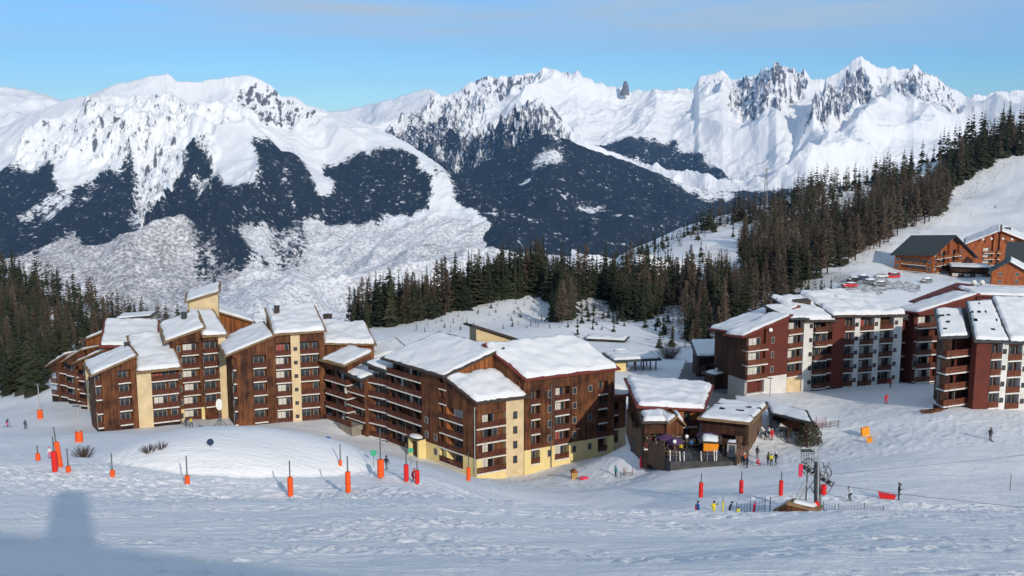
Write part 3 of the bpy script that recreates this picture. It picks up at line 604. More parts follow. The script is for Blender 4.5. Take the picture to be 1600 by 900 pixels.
def volume(root, FL, FR, base, tops, D=10, BL=None, BR=None, front=None, left=None, right=None, fh=2.62, g=0.2, wall='timber', inset=1.25, roofmat='fascia', snow=.45,
           ov=(.9, .6, .5, .6), nfl=9, slab='slab', rail='rail_timber', below=3.5, th=.32, cur=None, ground=None, bumps=0, bx=None, windowed=.78, roof=True):
    """FL/FR/BL/BR = (px, distance) or plan arrays; base = z or reading (py) at FL; tops = readings for fl, fr, br, bl"""
    _seed[0] += 1; sd = _seed[0]; rg = random.Random(sd)
    pl = lambda q, py: q if isinstance(q, np.ndarray) else plan(q[0], q[1], py)
    A = pl(FL, tops[0]); B = pl(FR, tops[1])
    u = (B - A) / np.hypot(*(B - A)); n = np.array([-u[1], u[0]])
    Dl = pl(BL, tops[3]) if BL is not None else A + n * D
    Cc = pl(BR, tops[2]) if BR is not None else (B + (Dl - A) if BL is not None else B + n * D)
    if base > 0: base = zpy(base, A[1])
    quad = [A, B, Cc, Dl]
    zc = [zpy(t, q[1]) if t > 0 else base - t for t, q in zip(tops, quad)]
    M3 = np.array([[q[0], q[1], 1] for q in quad]); co = np.linalg.lstsq(M3, np.array(zc), rcond=None)[0]
    zt = lambda x, y: co[0] * x + co[1] * y + co[2]
    mbs = {}
    def mb(m): return mbs.setdefault(m, MB())
    ins = [inset if front else 0, inset if right else 0, 0, inset if left else 0]
    # inner body
    def edge_in(i):
        a, b = quad[i], quad[(i + 1) % 4]; e = (b - a) / np.hypot(*(b - a)); nn = np.array([-e[1], e[0]]); return a + nn * ins[i], e
    inn = []
    for i in range(4):
        p1, e1 = edge_in(i - 1); p2, e2 = edge_in(i); den = e1[0] * e2[1] - e1[1] * e2[0]
        t = ((p2 - p1)[0] * e2[1] - (p2 - p1)[1] * e2[0]) / den; inn.append(p1 + e1 * t)
    prism(mb(wall), inn, base - below, zt)
    parts = []
    for face_i, strips in ((0, front), (3, left), (1, right)):
        if not strips: continue
        if face_i == 0: f = Face(A, B, base, 0, 0)
        elif face_i == 3: f = Face(Dl, A, base, 0, 0)
        else: f = Face(B, Cc, base, 0, 0)
        x0 = 0.0
        for st in strips:
            end, kind = st[0], st[1]; o = st[2] if len(st) > 2 else {}
            if end is None: x1 = f.L
            elif end < 0: x1 = -end * f.L                 # share of the face
            else:
                k, _ = slope(end, o.get('py', 620)); x1, _ = isect(f.A, f.B, k); x1 = min(max(x1, x0 + .15), f.L)
            wd = x1 - x0
            if wd < .1: continue
            mat = o.get('mat', wall); pq = [f.w(x0, 0), f.w(x1, 0), f.w(x1, inset + .02), f.w(x0, inset + .02)]
            ztop = min(zt(*pq[0]), zt(*pq[1])) - base
            gm = o.get('ground', ground); zb = base - below; z1g = base + g + fh * o.get('gfl', 1)
            if kind in 'WC':
                m = {'W': mat, 'C': o.get('mat', 'cream')}[kind]
                if gm and kind == 'W':
                    prism(mb(gm), pq, zb, lambda x, y: z1g); prism(mb(m), pq, z1g, zt)
                else: prism(mb(m), pq, zb, zt)
            elif gm: prism(mb(gm), pq, zb, lambda x, y: base + g - .05)
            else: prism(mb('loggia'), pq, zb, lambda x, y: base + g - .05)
            nf = o.get('floors')
            for i in range(nfl):
                z = g + i * fh
                if z + 1.9 > ztop - .15: break
                if nf and i not in nf: continue
                if kind in 'WC' and o.get('win'):
                    ww = min(o.get('ww', .9), wd - .2); hh = o.get('wh', 1.25)
                    if rg.random() < o.get('p', 1):
                        c_ = o.get('cur') or rg.choice(['curtain', 'curtain', 'glass'])
                        a, b = win_mesh(ww, hh, c_, 'frame_dark' if kind == 'C' else 'frame')
                        xo = (wd - ww) * (o.get('xo', .5))
                        w_ = put('window', a, root, f.M @ Matrix.Translation((x0 + xo, -.02, z + .75))); put('pane', b, w_, Matrix.Identity(4))
                if kind in 'LB':
                    dep = o.get('dep', .12 if kind == 'L' else .9)
                    if kind == 'B' and i == 0 and not nf: pass
                    a, b = balcony_mesh(wd + (0.0 if kind == 'L' else .1), dep, slab, o.get('rail', rail))
                    bal = put('balcony', a, root, f.M @ Matrix.Translation((x0, 0, z))); put('railing', b, bal, Matrix.Identity(4))
                    q = inset - .02
                    ww = max(.7, min(wd * windowed, 3.6)); hh = 2.0
                    if rg.random() < .93:
                        c_ = rg.choices(['curtain', 'glass', 'curtain_red'], [.62, .3, .08])[0]
                        a, b = win_mesh(ww, hh, c_)
                        w_ = put('window', a, root, f.M @ Matrix.Translation((x0 + (wd - ww) * rg.choice([.15, .5]), q, z + .02))); put('pane', b, w_, Matrix.Identity(4))
                    if wd > 5:      # dividing screen between two flats
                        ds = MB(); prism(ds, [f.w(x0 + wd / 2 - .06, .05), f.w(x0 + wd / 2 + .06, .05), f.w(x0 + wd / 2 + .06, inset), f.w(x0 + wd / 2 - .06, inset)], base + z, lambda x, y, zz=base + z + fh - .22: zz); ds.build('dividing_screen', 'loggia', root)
            if kind == 'L':        # lintel up to the roof
                tz = g + min(nfl, int((ztop - .15 - 1.9 - g) // fh) + 1) * fh
                if ztop - tz > .05: prism(mb(mat), [f.w(x0, 0), f.w(x1, 0), f.w(x1, .3), f.w(x0, .3)], base + tz - .25, zt)
            x0 = x1
    names = {'cream': 'rendered_wall', 'cream_yellow': 'rendered_wall', 'white_render': 'rendered_wall', 'grey_render': 'rendered_wall', 'loggia': 'inner_wall', 'timber_orange': 'planked_wall'}
    for m, b in mbs.items(): b.build(names.get(m, 'wall'), m, root)
    if roof: roofslab(roofmat, quad, zt, 0.01, th, ov, root, snow, seed=sd, bumps=bumps)
    return quad, zt
def bthing(name, label, cat, px, py, group=None):
    o = bpy.data.objects.new(name, None); C.objects.link(o); o.empty_display_size = 1
    return tag(o, label, cat, group)
def chimney(root, px, py, Y, w=.8, h=1.6, mat='fascia'):
    p = P(px, py, Y); m = MB(); m.box(p[0] - w / 2, p[0] + w / 2, Y - w / 2, Y + w / 2, p[2] - 1.2, p[2] + h); m.box(p[0] - w / 2 - .1, p[0] + w / 2 + .1, Y - w / 2 - .1, Y + w / 2 + .1, p[2] + h + .002, p[2] + h + .15); m.build('chimney', mat, root)
def W_(e, **k): return (e, 'W', k)
def C_(e, **k): return (e, 'C', k)
def L_(e, **k): return (e, 'L', k)
def B_(e, **k): return (e, 'B', k)
GB = 'brown timber apartment blocks of the village'
# --- stepped far wing on the left
r = bthing('apartment_block', 'low stepped dark timber wing at the far left end of the village, beside the spruces', 'building', 0, 0, GB)
volume(r, (78, 219), (104, 216), 617, (570, 557, 539, 556), D=11, front=[L_(92), W_(96), L_(None)], roofmat='fascia_wood', nfl=4, snow=.5)
volume(r, (103, 214), (129, 211), 624, (563, 550, 532, 549), D=12, front=[L_(118), W_(122), L_(None)], roofmat='fascia_wood', nfl=5)
volume(r, (122, 207), (164, 204), 634, (566, 548, 532, 549), D=10, front=[L_(136), C_(140), L_(152), W_(None)], roofmat='fascia_wood', nfl=6)
volume(r, (130, 216), (176, 214), 610, (531, 517, 497, 519), D=11, front=[W_(None, mat='timber_orange')], roofmat='fascia_wood', nfl=1)
# --- block with the wide cream column
r = bthing('apartment_block', 'timber apartment block with a broad cream rendered column, left of the tower block', 'building', 0, 0, GB)
volume(r, (148, 180), (213, 183.5), 673, (585, 556, 540, 567), D=10, front=[L_(160, windowed=.6), W_(186), L_(206), W_(None)], roofmat='fascia_wood', ov=(.9, .3, .3, .9), nfl=5, ground=None, g=.5)
volume(r, (213, 183.2), (281, 186.5), 669, (582, 573, 524, 527), D=15, front=[C_(238), L_(266), L_(280)], roofmat='fascia_wood', snow=.7, ov=(.9, .4, .5, .2), nfl=5, g=.7)
volume(r, (160, 203), (243, 206), 640, (542, 541, 505, 504), D=14, front=[W_(None)], roofmat='fascia_red', snow=.6, nfl=1, th=.5)
volume(r, (183, 222), (234, 223), 520, (500, 494, 489, 492), D=6, front=[C_(None)], wall='cream', roofmat='slate', snow=.3, nfl=0)
chimney(r, 199, 549, 190); chimney(r, 131, 540, 215)
# --- tower block
r = bthing('apartment_block', 'tall timber apartment block topped by a cream roof tower, between the two big left blocks', 'building', 0, 0, GB)
volume(r, (265, 192), (317, 194.5), 664, (531, 513, 488, 506), D=10, front=[W_(279), W_(287, win=1, cur='curtain', ww=.8), L_(314, ), W_(None)], roofmat='fascia_wood', nfl=6, ground='cream_yellow', g=.3, fh=2.65, ov=(.9, .5, .3, 1.2))
volume(r, (317, 193), (352, 195), 659, (526, 523, 487, 487), D=13, front=[L_(345), C_(None)], roofmat='fascia_wood', nfl=6, snow=.6, g=.3, fh=2.65, ov=(.8, .7, .3, .3))
volume(r, (293, 206), (340, 207.5), 500, (471, 457, 444, 458), D=7, front=[C_(None)], left=[C_(None)], wall='cream', roofmat='fascia_wood', snow=.35, nfl=0, inset=.3)
volume(r, (342, 213), (394, 216), 530, (488, 504, 490, 476), D=9, front=[W_(None, mat='timber_orange')], roofmat='fascia_wood', snow=.5, nfl=1, inset=.3)
chimney(r, 288, 497, 200, .9, 1.0, 'slate'); 
# --- big left block
r = bthing('apartment_block', 'timber apartment block with a narrow cream stair column and a chimney on its roof', 'building', 0, 0, GB)
volume(r, (363, 187), (428, 190), 667, (552, 525, 505, 530), D=12, front=[L_(371, windowed=.5), W_(397), L_(418, ), W_(None)], roofmat='fascia_wood', nfl=7, fh=2.65, ov=(.9, .2, .3, 1.6), g=.4)
volume(r, (428, 190), (506, 193), 665, (525, 515, 482, 482), D=15, front=[W_(431), L_(457), C_(471, win=1, ww=.7, wh=.7, cur='glass'), L_(490), L_(500, windowed=.4), W_(None)], roofmat='fascia_wood', nfl=7, snow=.8, fh=2.65, ov=(.9, .5, .4, .3), g=.4)
volume(r, (506, 197), (584, 200), 658, (542, 533, 512, 500), D=12, front=[W_(512), L_(534), W_(None, mat='timber_orange')], roofmat='fascia_wood', nfl=6, snow=.8, fh=2.65, ov=(.9, .5, .4, .3), g=.3)
chimney(r, 433, 496, 200, .9, 2.2); chimney(r, 512, 498, 212, 1.6, .8)
# --- corner link
r = bthing('apartment_block', 'narrow shaded corner block with a slanting snow roof, squeezed between the two timber ranges', 'building', 0, 0, GB)
volume(r, (541, 187), (579, 191), 668, (569, 551, 543, 561), D=7, front=[L_(None)], left=[L_(None)], roofmat='fascia_wood', nfl=6, snow=.4, g=.3, ov=(.9, .4, .3, 1.2))
volume(r, (578, 205), (634, 208), 640, (562, 548, 530, 545), D=9, front=[W_(None)], roofmat='fascia_wood', nfl=1, snow=.5, inset=.3)
# --- central building
K = np.array([-5.85, 163.0]); rr = np.array([.871, .491]); ll = np.array([-.680, .733]); zK = zpy(744, 163)
r = bthing('apartment_block', 'large central timber apartment house with long balconies and a yellow ground floor', 'building', 0, 0, GB)
def c(t, w=0): return K + ll * t + rr * w
# low snow roofed corner
volume(r, K, c(0, 9.0), zK, (631, 617, 585, 589), BL=c(7.8), BR=c(7.8, 9.0), front=[L_(-.62, windowed=.55), C_(None, win=1, ww=.75, wh=1.3, ground=None)], left=[L_(-.55, windowed=.5), W_(None)], ground='cream_yellow',
       fh=2.58, g=.3, nfl=4, roofmat='fascia', snow=.9, ov=(.7, .7, .3, .5))
# high part
qd, zt = volume(r, c(7.8), c(7.8, 10.6), zK, (586, 547, 521, 560), BL=c(24.8), BR=c(24.8, 10.6), front=[W_(None, mat='timber_orange')],
       left=[L_(631), L_(658), W_(674, win=1, p=.5), W_(686, win=1, p=.4), L_(None, windowed=.6)], ground='cream_yellow', fh=2.58, g=.3, nfl=6, roofmat='fascia', snow=.45, ov=(.6, .3, .5, .9), rail='rail_timber', below=5)
# lower left wing
volume(r, c(24.8, .6), c(24.8, 8), zK, (580, 560, 548, 566), BL=c(30, -.4), BR=c(30, 8), front=[W_(None)], left=[L_(-.5), L_(None)], fh=2.58, g=.3, nfl=5, snow=.4, roofmat='slate', ov=(.3, .3, .3, 1.0), below=6)
volume(r, c(30, -1.2), c(30, 7), zK, (592, 572, 558, 580), BL=c(36, -1.4), BR=c(36, 7), front=[W_(None)], left=[L_(-.5), L_(None)], fh=2.58, g=.3, nfl=4, snow=.4, roofmat='slate', ov=(.3, .3, .3, 1.0), below=6)
# right wing
volume(r, c(0, 9.1), c(0, 27.6), zK, (592, 576, 527, 542), BL=c(10, 9.1), BR=c(10, 27.6), front=[W_(830, mat='timber'), L_(844), W_(866, win=1, ww=.8, xo=.75, wh=1.3), W_(867.5, mat='fascia'), L_(890), W_(904, win=1, ww=.8, xo=.6), W_(935, win=1, ww=.8, xo=.6, p=.75), L_(950), W_(None)],
       ground='cream_yellow', fh=2.62, g=.3, nfl=5, roofmat='fascia_red', snow=.7, ov=(.7, .6, .4, .3), below=5)
volume(r, c(2.5, 25.8), c(2.5, 32.5), zK, (622, 616, 586, 590), BL=c(9, 25.8), BR=c(9, 32.5), front=[W_(-.3), L_(-.75), W_(None)], fh=2.62, g=.5, nfl=3, roofmat='fascia_red', snow=.7, ov=(.6, .8, .4, .3), below=5, ground='cream')
# roof room
volume(r, (744, 184), (814, 187), 548, (512, 534, 532, 510), D=4, front=[C_(None)], wall='cream', roofmat='fascia', snow=0, nfl=0, inset=.3, ov=(1.0, 1.0, .6, 1.0), th=.4)
# drain pipe, door porch, green lamps, terrace
m = MB(); p0 = c(.3, -.12); m.tube((p0[0], p0[1], zK), (p0[0], p0[1], zK + 11.5), .09); m.tube((p0[0], p0[1], zK + 11.5), (p0[0] + .9, p0[1] + .3, zK + 12.3), .09); m.build('drain_pipe', 'steel_light', r)
m = MB(); p0 = c(0, 14.4) + np.array([.07, -.13]); m.tube((p0[0], p0[1], zK - 1), (p0[0], p0[1], zK + 14), .09); m.build('drain_pipe', 'steel', r)
f = Face(c(16.6, -.0), c(13.6, -.0), zK, 0, 0)
m = MB()
for (x0, x1) in ((0, .35), (2.6, 3.0)): m.box(x0, x1, -1.6, 0, -2, 3.4)
m.box(.35, 2.6, -.6, 0, -2, 3.4); po = m.build('porch', 'cream_yellow', r, f.M)
m = MB(); m.box(.36, 2.59, -.75, -.61, -1, 2.5); m.build('door', 'frame_dark', po)
m = MB(); m.box(-.3, 3.3, -2.0, 0, 3.41, 3.6); m.build('porch_roof', 'fascia', po)
m = MB(); m.ball((1.5, -1.0, 3.6), 1.0, sc=(1.6, .95, .42), n=12); m.build('porch_snow', 'roof_snow', po, None, True)
f = Face(c(35.5, -2.2), c(31, -2.2), zK, 0, 0); m = MB(); m.box(0, 4.5, -1.2, 1.5, -4, 2.2); te = m.build('terrace', 'stone', r, f.M)
m = MB(); m.box(0, 4.5, -1.35, -1.21, 2.2, 3.1); m.build('railing', 'rail_timber', te)
def gdisc(px, py, Y):
    p = P(px, py, Y); o = thing('piste_marker', None, 'marker', p, 0, None); return o
for w_, gx in ((-.25, 0), (-.0, 0)): pass
# --- right village
GR = 'red and white apartment houses on the right'
r = bthing('apartment_block', 'red gabled apartment house on a white plinth, left of the white column house', 'building', 0, 0, GR)
volume(r, (1166, 180), (1233, 184.5), 619, (524, 495, 492, 521), D=4.6, front=[B_(1193, floors=[1, 2, 3], dep=.7), W_(1200), W_(1208, win=1, ww=.7, floors=[1, 2, 3]), W_(None)], left=[W_(None, mat='timber_dark', ground='grey_render')], wall='red_render', ground='white_render', rail='red_rail',  # left side: darker boards and grey plinth, its shade put into the colour
       roofmat='fascia_red', snow=.5, ov=(.7, .4, .3, 1.4), fh=2.7, nfl=5, g=.3, inset=.6)
volume(r, (1150, 187), (1245, 192), 610, (516, 481, 477, 512), D=7, front=[W_(None)], wall='timber_dark', ground='grey_render', roofmat='fascia_red', snow=.5, ov=(.7, .4, .3, 1.6), nfl=0, inset=.3)
volume(r, (1233, 186), (1257, 188), 606, (498, 497, 480, 480), D=6, front=[L_(None)], wall='timber_dark', ground='cream', rail='red_rail', roofmat='slate', snow=.4, nfl=5, fh=2.7, g=2.0)
m = MB(); p = P(1204, 515, 182.1); m.tube((p[0], p[1] - .3, p[2]), (p[0], p[1] + .1, p[2]), .35, n=12); m.build('wall_lamp', 'lamp_white', r)
chimney(r, 1250, 478, 196, 3.2, 1.2, 'fascia'); 
r = bthing('apartment_block', 'apartment house with four white rendered columns, dark balconies and slabs of roof snow', 'building', 0, 0, GR)
kw = dict(wall='timber_dark', rail='rail_timber', roofmat='fascia', fh=2.7, nfl=6, g=.3, below=4)
volume(r, (1257, 187.5), (1302, 189.5), 610, (501, 500, 466, 466), D=11, front=[C_(1266, mat='white_render', win=1, ww=.7, wh=.8, cur='glass', xo=.9), B_(1284, mat='red_render', dep=.8), L_(1296), W_(None, mat='red_render')], snow=.7, **kw)
volume(r, (1302, 189.5), (1345, 191), 608, (494, 493, 460, 460), D=12, front=[W_(1315, mat='red_render'), L_(1330), C_(None, mat='white_render', win=1, ww=.7, wh=.8, cur='glass', xo=.15)], snow=.8, **kw)
volume(r, (1345, 191), (1376, 192.5), 606, (493, 493, 459, 459), D=12, front=[L_(1360), C_(1374, mat='white_render', win=1, ww=.7, wh=.8, cur='glass', xo=.15), W_(None)], snow=.9, **kw)
volume(r, (1376, 192.5), (1411, 194), 603, (493, 492, 463, 463), D=12, front=[L_(1390), C_(1404, mat='white_render', win=1, ww=.7, wh=.8, cur='glass', xo=.15), W_(None)], snow=.75, **kw)
r = bthing('apartment_block', 'shaded recessed apartment wing with a slanting snow roof between the two white and red houses', 'building', 0, 0, GR)
volume(r, (1406, 198), (1438, 199), 600, (499, 498, 478, 474), D=9, front=[L_(None)], snow=.5, **dict(kw, wall='red_render'))
volume(r, (1436, 195), (1524, 199), 600, (489, 462, 459, 486), D=6, front=[L_(1462), W_(None)], snow=.5, ov=(.8, .5, .3, .8), **dict(kw, wall='red_render', roofmat='fascia_red'))
volume(r, (1527, 205), (1660, 208), 560, (462, 466, 455, 451), D=7, front=[W_(None)], snow=.5, ov=(.8, .5, .3, .8), **dict(kw, wall='red_render', roofmat='fascia_red'))
volume(r, (1448, 215), (1515, 217), 520, (474, 447, 446, 470), D=5, front=[W_(None)], ov=(.8, .5, .3, .8), snow=0, **dict(kw, wall='timber_dark', roofmat='fascia_red'))
r = bthing('apartment_block', 'red and white apartment house with four balconies in a stack, at the right edge', 'building', 0, 0, GR)
kw = dict(wall='red_render', rail='red_rail', roofmat='slate', fh=2.65, nfl=4, g=.35, below=4)
volume(r, (1475, 158), (1513, 160), 637, (526, 526, 484, 486), BL=(1467, 170), BR=(1503, 172), front=[B_(1512, dep=.8), W_(None)], left=[W_(None, mat='timber_dark')], snow=.35, ov=(.7, .2, .3, .9), bumps=6, **kw)  # shade of the left side is put into its darker wall colour
volume(r, (1513, 160.6), (1527, 161), 640, (524, 524, 484, 484), BL=(1503, 172), BR=(1514, 172.5), front=[W_(None, mat='timber_dark')], snow=0, ov=(.5, .0, .2, .0), **kw)
volume(r, (1527, 157.5), (1577, 159), 643, (532, 533, 472, 474), BL=(1514, 171), BR=(1550, 173), front=[W_(1544), L_(1561), C_(None, mat='white_render', win=1, ww=.7, wh=.75, cur='glass', xo=.15)], snow=.35, ov=(.7, .2, .3, .6), bumps=10, **kw)
volume(r, (1577, 159), (1650, 161), 643, (534, 535, 468, 468), BL=(1550, 174), BR=(1615, 176), front=[L_(1592), C_(1612, mat='white_render', win=1, ww=.7, wh=.75, cur='glass', xo=.15), L_(1630), C_(None, mat='white_render')], snow=.6, ov=(.7, .5, .3, .3), **kw)
# --- chalets on the hill
GC = 'orange timber chalets above the village'
r = bthing('chalet', 'orange timber chalet hotel with a dark bare roof beside the car park', 'building', 0, 0, GC)
A = plan(1397, 385, 430); B = plan(1456, 375, 430); N2 = (plan(1519, 396, 400) - plan(1456, 375, 400))
mid = .43
kw = dict(wall='chalet_orange', rail='timber_orange', roofmat='slate', fh=2.55, nfl=4, g=.1, below=3, snow=0, ground='stone')
zb = zpy(436, 378)
volume(r, A, B, zb, (397, 397, 369, 369), BL=A + N2 * mid, BR=B + N2 * mid, front=[W_(-.16, win=1, ww=1.2, wh=1.5), L_(-.34), L_(-.5), L_(-.66), L_(-.84), W_(None, win=1, ww=1.2)], right=[W_(-.1), B_(-.4, floors=[1, 2, 3], dep=1.0), W_(-.5, win=1, ww=1.2), B_(-.9, floors=[1, 2, 3], dep=1.0), W_(None)], ov=(1.2, 1.4, .02, 1.4), th=.4, inset=1.0, **kw)
volume(r, A + N2 * mid, B + N2 * mid, zb, (369, 369, 401, 401), BL=A + N2, BR=B + N2, right=[W_(-.06), B_(-.35, floors=[1, 2, 3], dep=1.0), W_(-.55, win=1, ww=1.2), W_(None, win=1, ww=1.2)], ov=(.02, 1.4, 1.2, 1.4), th=.4, inset=1.0, **kw)
r = bthing('chalet', 'broad gabled orange timber chalet with ridge chimneys at the upper right edge', 'building', 0, 0, GC)
kw['roofmat'] = 'fascia_red'
volume(r, (1512, 430), (1564, 431), 424, (381, 361, 352, 372), BL=(1512, 447), BR=(1564, 448), front=[W_(1520), B_(1535, dep=1.0), W_(1540), B_(1556, dep=1.0), W_(None)], ov=(1.4, .02, .4, 1.5), inset=1.0, **dict(kw, snow=.6))
volume(r, (1564, 431), (1622, 432), 424, (361, 384, 375, 352), BL=(1564, 448), BR=(1620, 449), front=[W_(1568), B_(1584, dep=1.0), W_(1590), B_(1604, dep=1.0), W_(None)], ov=(1.4, 1.5, .4, .02), inset=1.0, **dict(kw, snow=.6))
chimney(r, 1568, 361, 438, 2.2, 1.2, 'slate'); chimney(r, 1574, 361, 440, 2.0, 1.4, 'slate')
for px in (1536, 1549, 1567, 1581):
    p = P(px, 374 if px in (1536, 1581) else 373, 428.6); m = MB(); m.ball(tuple(p), .55); m.build('wall_lamp', 'lamp_white', r)
r = bthing('chalet', 'small orange gabled chalet under a dark roof, lowest of the hillside chalets', 'building', 0, 0, GC)
volume(r, (1550, 345), (1577, 346), 447, (424, 409, 402, 417), BL=(1552, 357), BR=(1578, 358), front=[W_(None, win=1, ww=1.4)], ov=(1.2, .02, .4, 1.2), inset=.5, **dict(kw, nfl=2, ground=None, roofmat='slate'))
volume(r, (1577, 346), (1604, 347), 447, (409, 424, 417, 402), BL=(1578, 358), BR=(1604, 359), front=[W_(None, win=1, ww=1.4)], ov=(1.2, 1.2, .4, .02), inset=.5, **dict(kw, nfl=2, ground=None, roofmat='slate', snow=.5))
volume(r, (1574, 362), (1625, 363), 440, (408, 407, 381, 379), BL=(1578, 376), BR=(1625, 377), front=[W_(None)], ov=(1., 1., .4, 1.0), inset=.5, **dict(kw, nfl=0, ground=None, roofmat='slate'))
r = bthing('link_building', 'low dark flat roofed hall joining the orange chalets', 'building', 0, 0)
volume(r, (1487, 372), (1549, 368), 436, (418, 419, 415, 412), D=12, front=[L_(-.3), L_(-.6), L_(None)], wall='timber_dark', roofmat='slate', snow=.4, nfl=1, g=.1, fh=3, inset=1.2)
# --- dark chalet, shelter
r = bthing('chalet', 'small dark chalet with a blue shaded snow roof left of the red house', 'building', 0, 0)
volume(r, (1092, 204), (1140, 206), 588, (557, 556, 533, 534), BL=(1083, 215), BR=(1132, 217), front=[W_(-.3, win=1), L_(-.7), W_(None, win=1)], wall='timber_dark', roofmat='slate', snow=.4, nfl=2, g=.2, fh=2.5, ov=(.9, .6, .3, .8), inset=1.0)
r = bthing('shed', 'little shed with a shaded snow roof at the foot of the dark chalet', 'shed', 0, 0)
volume(r, (1117, 190), (1141, 191), 604, (588, 583, 579, 584), D=4, front=[W_(None)], wall='timber_dark', roofmat='fascia', snow=.25, nfl=0, inset=.3, ov=(.5, .5, .3, .5))
r = bthing('shelter', 'open shelter on posts with a cream pier and thick snow on its flat roof', 'shelter', 0, 0)
A = plan(960, 214, 565); B = plan(1028, 216, 565); zb = zpy(583, 214)
n_ = np.array([-(B - A)[1], (B - A)[0]]) / np.hypot(*(B - A))
quad = [A, B, B + n_ * 7, A + n_ * 7]; ztop = zpy(566, 214); roofslab('slate', quad, lambda x, y: ztop, 0, .5, (.6,) * 4, r, .5, seed=5)
m = MB(); prism(m, [A + (B - A) * .05 + n_ * .4, A + (B - A) * .28 + n_ * .4, A + (B - A) * .28 + n_ * 2.5, A + (B - A) * .05 + n_ * 2.5], zb - 2, lambda x, y: ztop - .01); m.build('pier', 'cream_yellow', r)
for t_ in (.5, .68, .84, .97):
    for q in (.4, 6.4):
        p = A + (B - A) * t_ + n_ * q; m = MB(); m.box(p[0] - .12, p[0] + .12, p[1] - .12, p[1] + .12, zb - 2, ztop - .01); m.build('post', 'timber_dark', r)
r = bthing('wagon_shed', 'long dark green shed with a rounded snow roof by the shaded slope', 'shed', 0, 0)
volume(r, (917, 262), (975, 259), 545, (530, 533, 528, 525), D=4, front=[W_(None)], wall='slate', roofmat='slate', snow=.5, nfl=0, inset=.3)
# --- restaurant with terrace
r = bthing('restaurant', 'mountain restaurant with a big snow roof, timber front and low wing on its right', 'building', 0, 0)
kw = dict(wall='timber_orange', roofmat='fascia_red', fh=2.6, nfl=2, g=.2, below=3)
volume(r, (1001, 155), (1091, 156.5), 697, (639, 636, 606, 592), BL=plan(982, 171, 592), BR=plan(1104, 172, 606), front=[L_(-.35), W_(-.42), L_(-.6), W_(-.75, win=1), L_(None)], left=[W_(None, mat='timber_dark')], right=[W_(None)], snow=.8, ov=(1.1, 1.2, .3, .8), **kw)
volume(r, (1007, 150), (1042, 150), 703, (660, 660, 645, 645), D=4.4, front=[L_(-.5), L_(None)], snow=.7, ov=(.7, .2, .0, .5), **dict(kw, wall='timber_dark', nfl=1, roofmat='fascia'))
volume(r, (1042, 149.5), (1056, 150), 703, (662, 651, 641, 652), D=4.4, front=[W_(None, win=1)], snow=.5, ov=(.7, .0, .0, .2), **dict(kw, wall='timber', nfl=1, roofmat='fascia_wood', inset=.6))
volume(r, (1056, 150), (1068, 150), 703, (651, 662, 652, 641), D=4.4, front=[W_(None, win=1)], snow=.5, ov=(.7, .3, .0, .0), **dict(kw, wall='timber', nfl=1, roofmat='fascia_wood', inset=.6))
volume(r, (1096, 152), (1167, 149), 703, (652, 661, 634, 629), D=11, front=[W_(-.08), L_(-.45), L_(-.92), W_(None)], right=[W_(None, mat='fence_wood')], snow=.45, ov=(1.4, 1.0, .3, .3), bumps=8, **dict(kw, wall='timber_dark', nfl=1, roofmat='fascia_wood', inset=1.6, fh=3))
# --- lift hut on the right of the restaurant
r = bthing('shelter', 'dark open fronted shelter with a grey snow roof right of the restaurant', 'shelter', 0, 0)
A = plan(1206, 157, 660); B = plan(1263, 151, 680); n_ = np.array([.16, .99]); D_ = 6
quad = [A, B, B + n_ * D_, A + n_ * D_]
co = np.linalg.lstsq(np.array([[q[0], q[1], 1] for q in quad]), np.array([zpy(645, A[1]), zpy(662, B[1]), zpy(642, quad[2][1]), zpy(634, quad[3][1])]), rcond=None)[0]
ztf = lambda x, y: co[0] * x + co[1] * y + co[2]; zb = zpy(692, 156)
roofslab('slate', quad, ztf, 0, .3, (.6, .5, .4, .5), r, .22, seed=9)
m = MB(); prism(m, [A + n_ * (D_ - .3), B + n_ * (D_ - .3), quad[2], quad[3]], zb - 2, lambda x, y: ztf(x, y) - .01); m.build('back_wall', 'timber_dark', r)
m = MB(); e = (B - A) / np.hypot(*(B - A)); prism(m, [A, A + e * .25, A + e * .25 + n_ * (D_ - .32), A + n_ * (D_ - .32)], zb - 2, lambda x, y: ztf(x, y) - .01); m.build('side_wall', 'net_green' if 'net_green' in MATS else 'slate', r)
for t_ in (.45, .98):
    p = A + (B - A) * t_ + n_ * .2; m = MB(); m.box(p[0] - .1, p[0] + .1, p[1] - .1, p[1] + .1, zb - 2, ztf(*p) - .01); m.build('post', 'timber_dark', r)
# --- lift hut hidden behind the crest
r = bthing('lift_hut', 'small timber lift hut with snow roof half hidden behind the crest below the lift', 'hut', 0, 0)
volume(r, (1214, 99), (1230, 97.5), 812, (798, 789, 783, 792), BL=(1222, 101), BR=(1239, 100), front=[W_(None)], wall='timber_orange', roofmat='fascia_wood', snow=.3, nfl=0, inset=.3, ov=(.3, .0, .2, .4), below=2)
volume(r, (1230, 97.5), (1275, 98.5), 812, (789, 799, 794, 783), BL=(1239, 100), BR=(1280, 101), front=[W_(None)], wall='timber', roofmat='fascia_wood', snow=.3, nfl=0, inset=.3, ov=(.3, .3, .2, .0), below=2)
r = bthing('retaining_wall', 'long dark retaining wall with a snow cap below the car park', 'wall', 0, 0)
A = plan(1306, 304, 455); B = plan(1440, 300, 455); zb = zpy(462, 302); q4 = [A, B, B + np.array([0, .8]), A + np.array([0, .8])]
m = MB(); prism(m, q4, zb - 4, lambda x, y: zb + 1.3); m.build('wall', 'stone', r); roofslab('stone', q4, lambda x, y: zb + 1.3, 0, .12, (.1,) * 4, r, .35, seed=404)
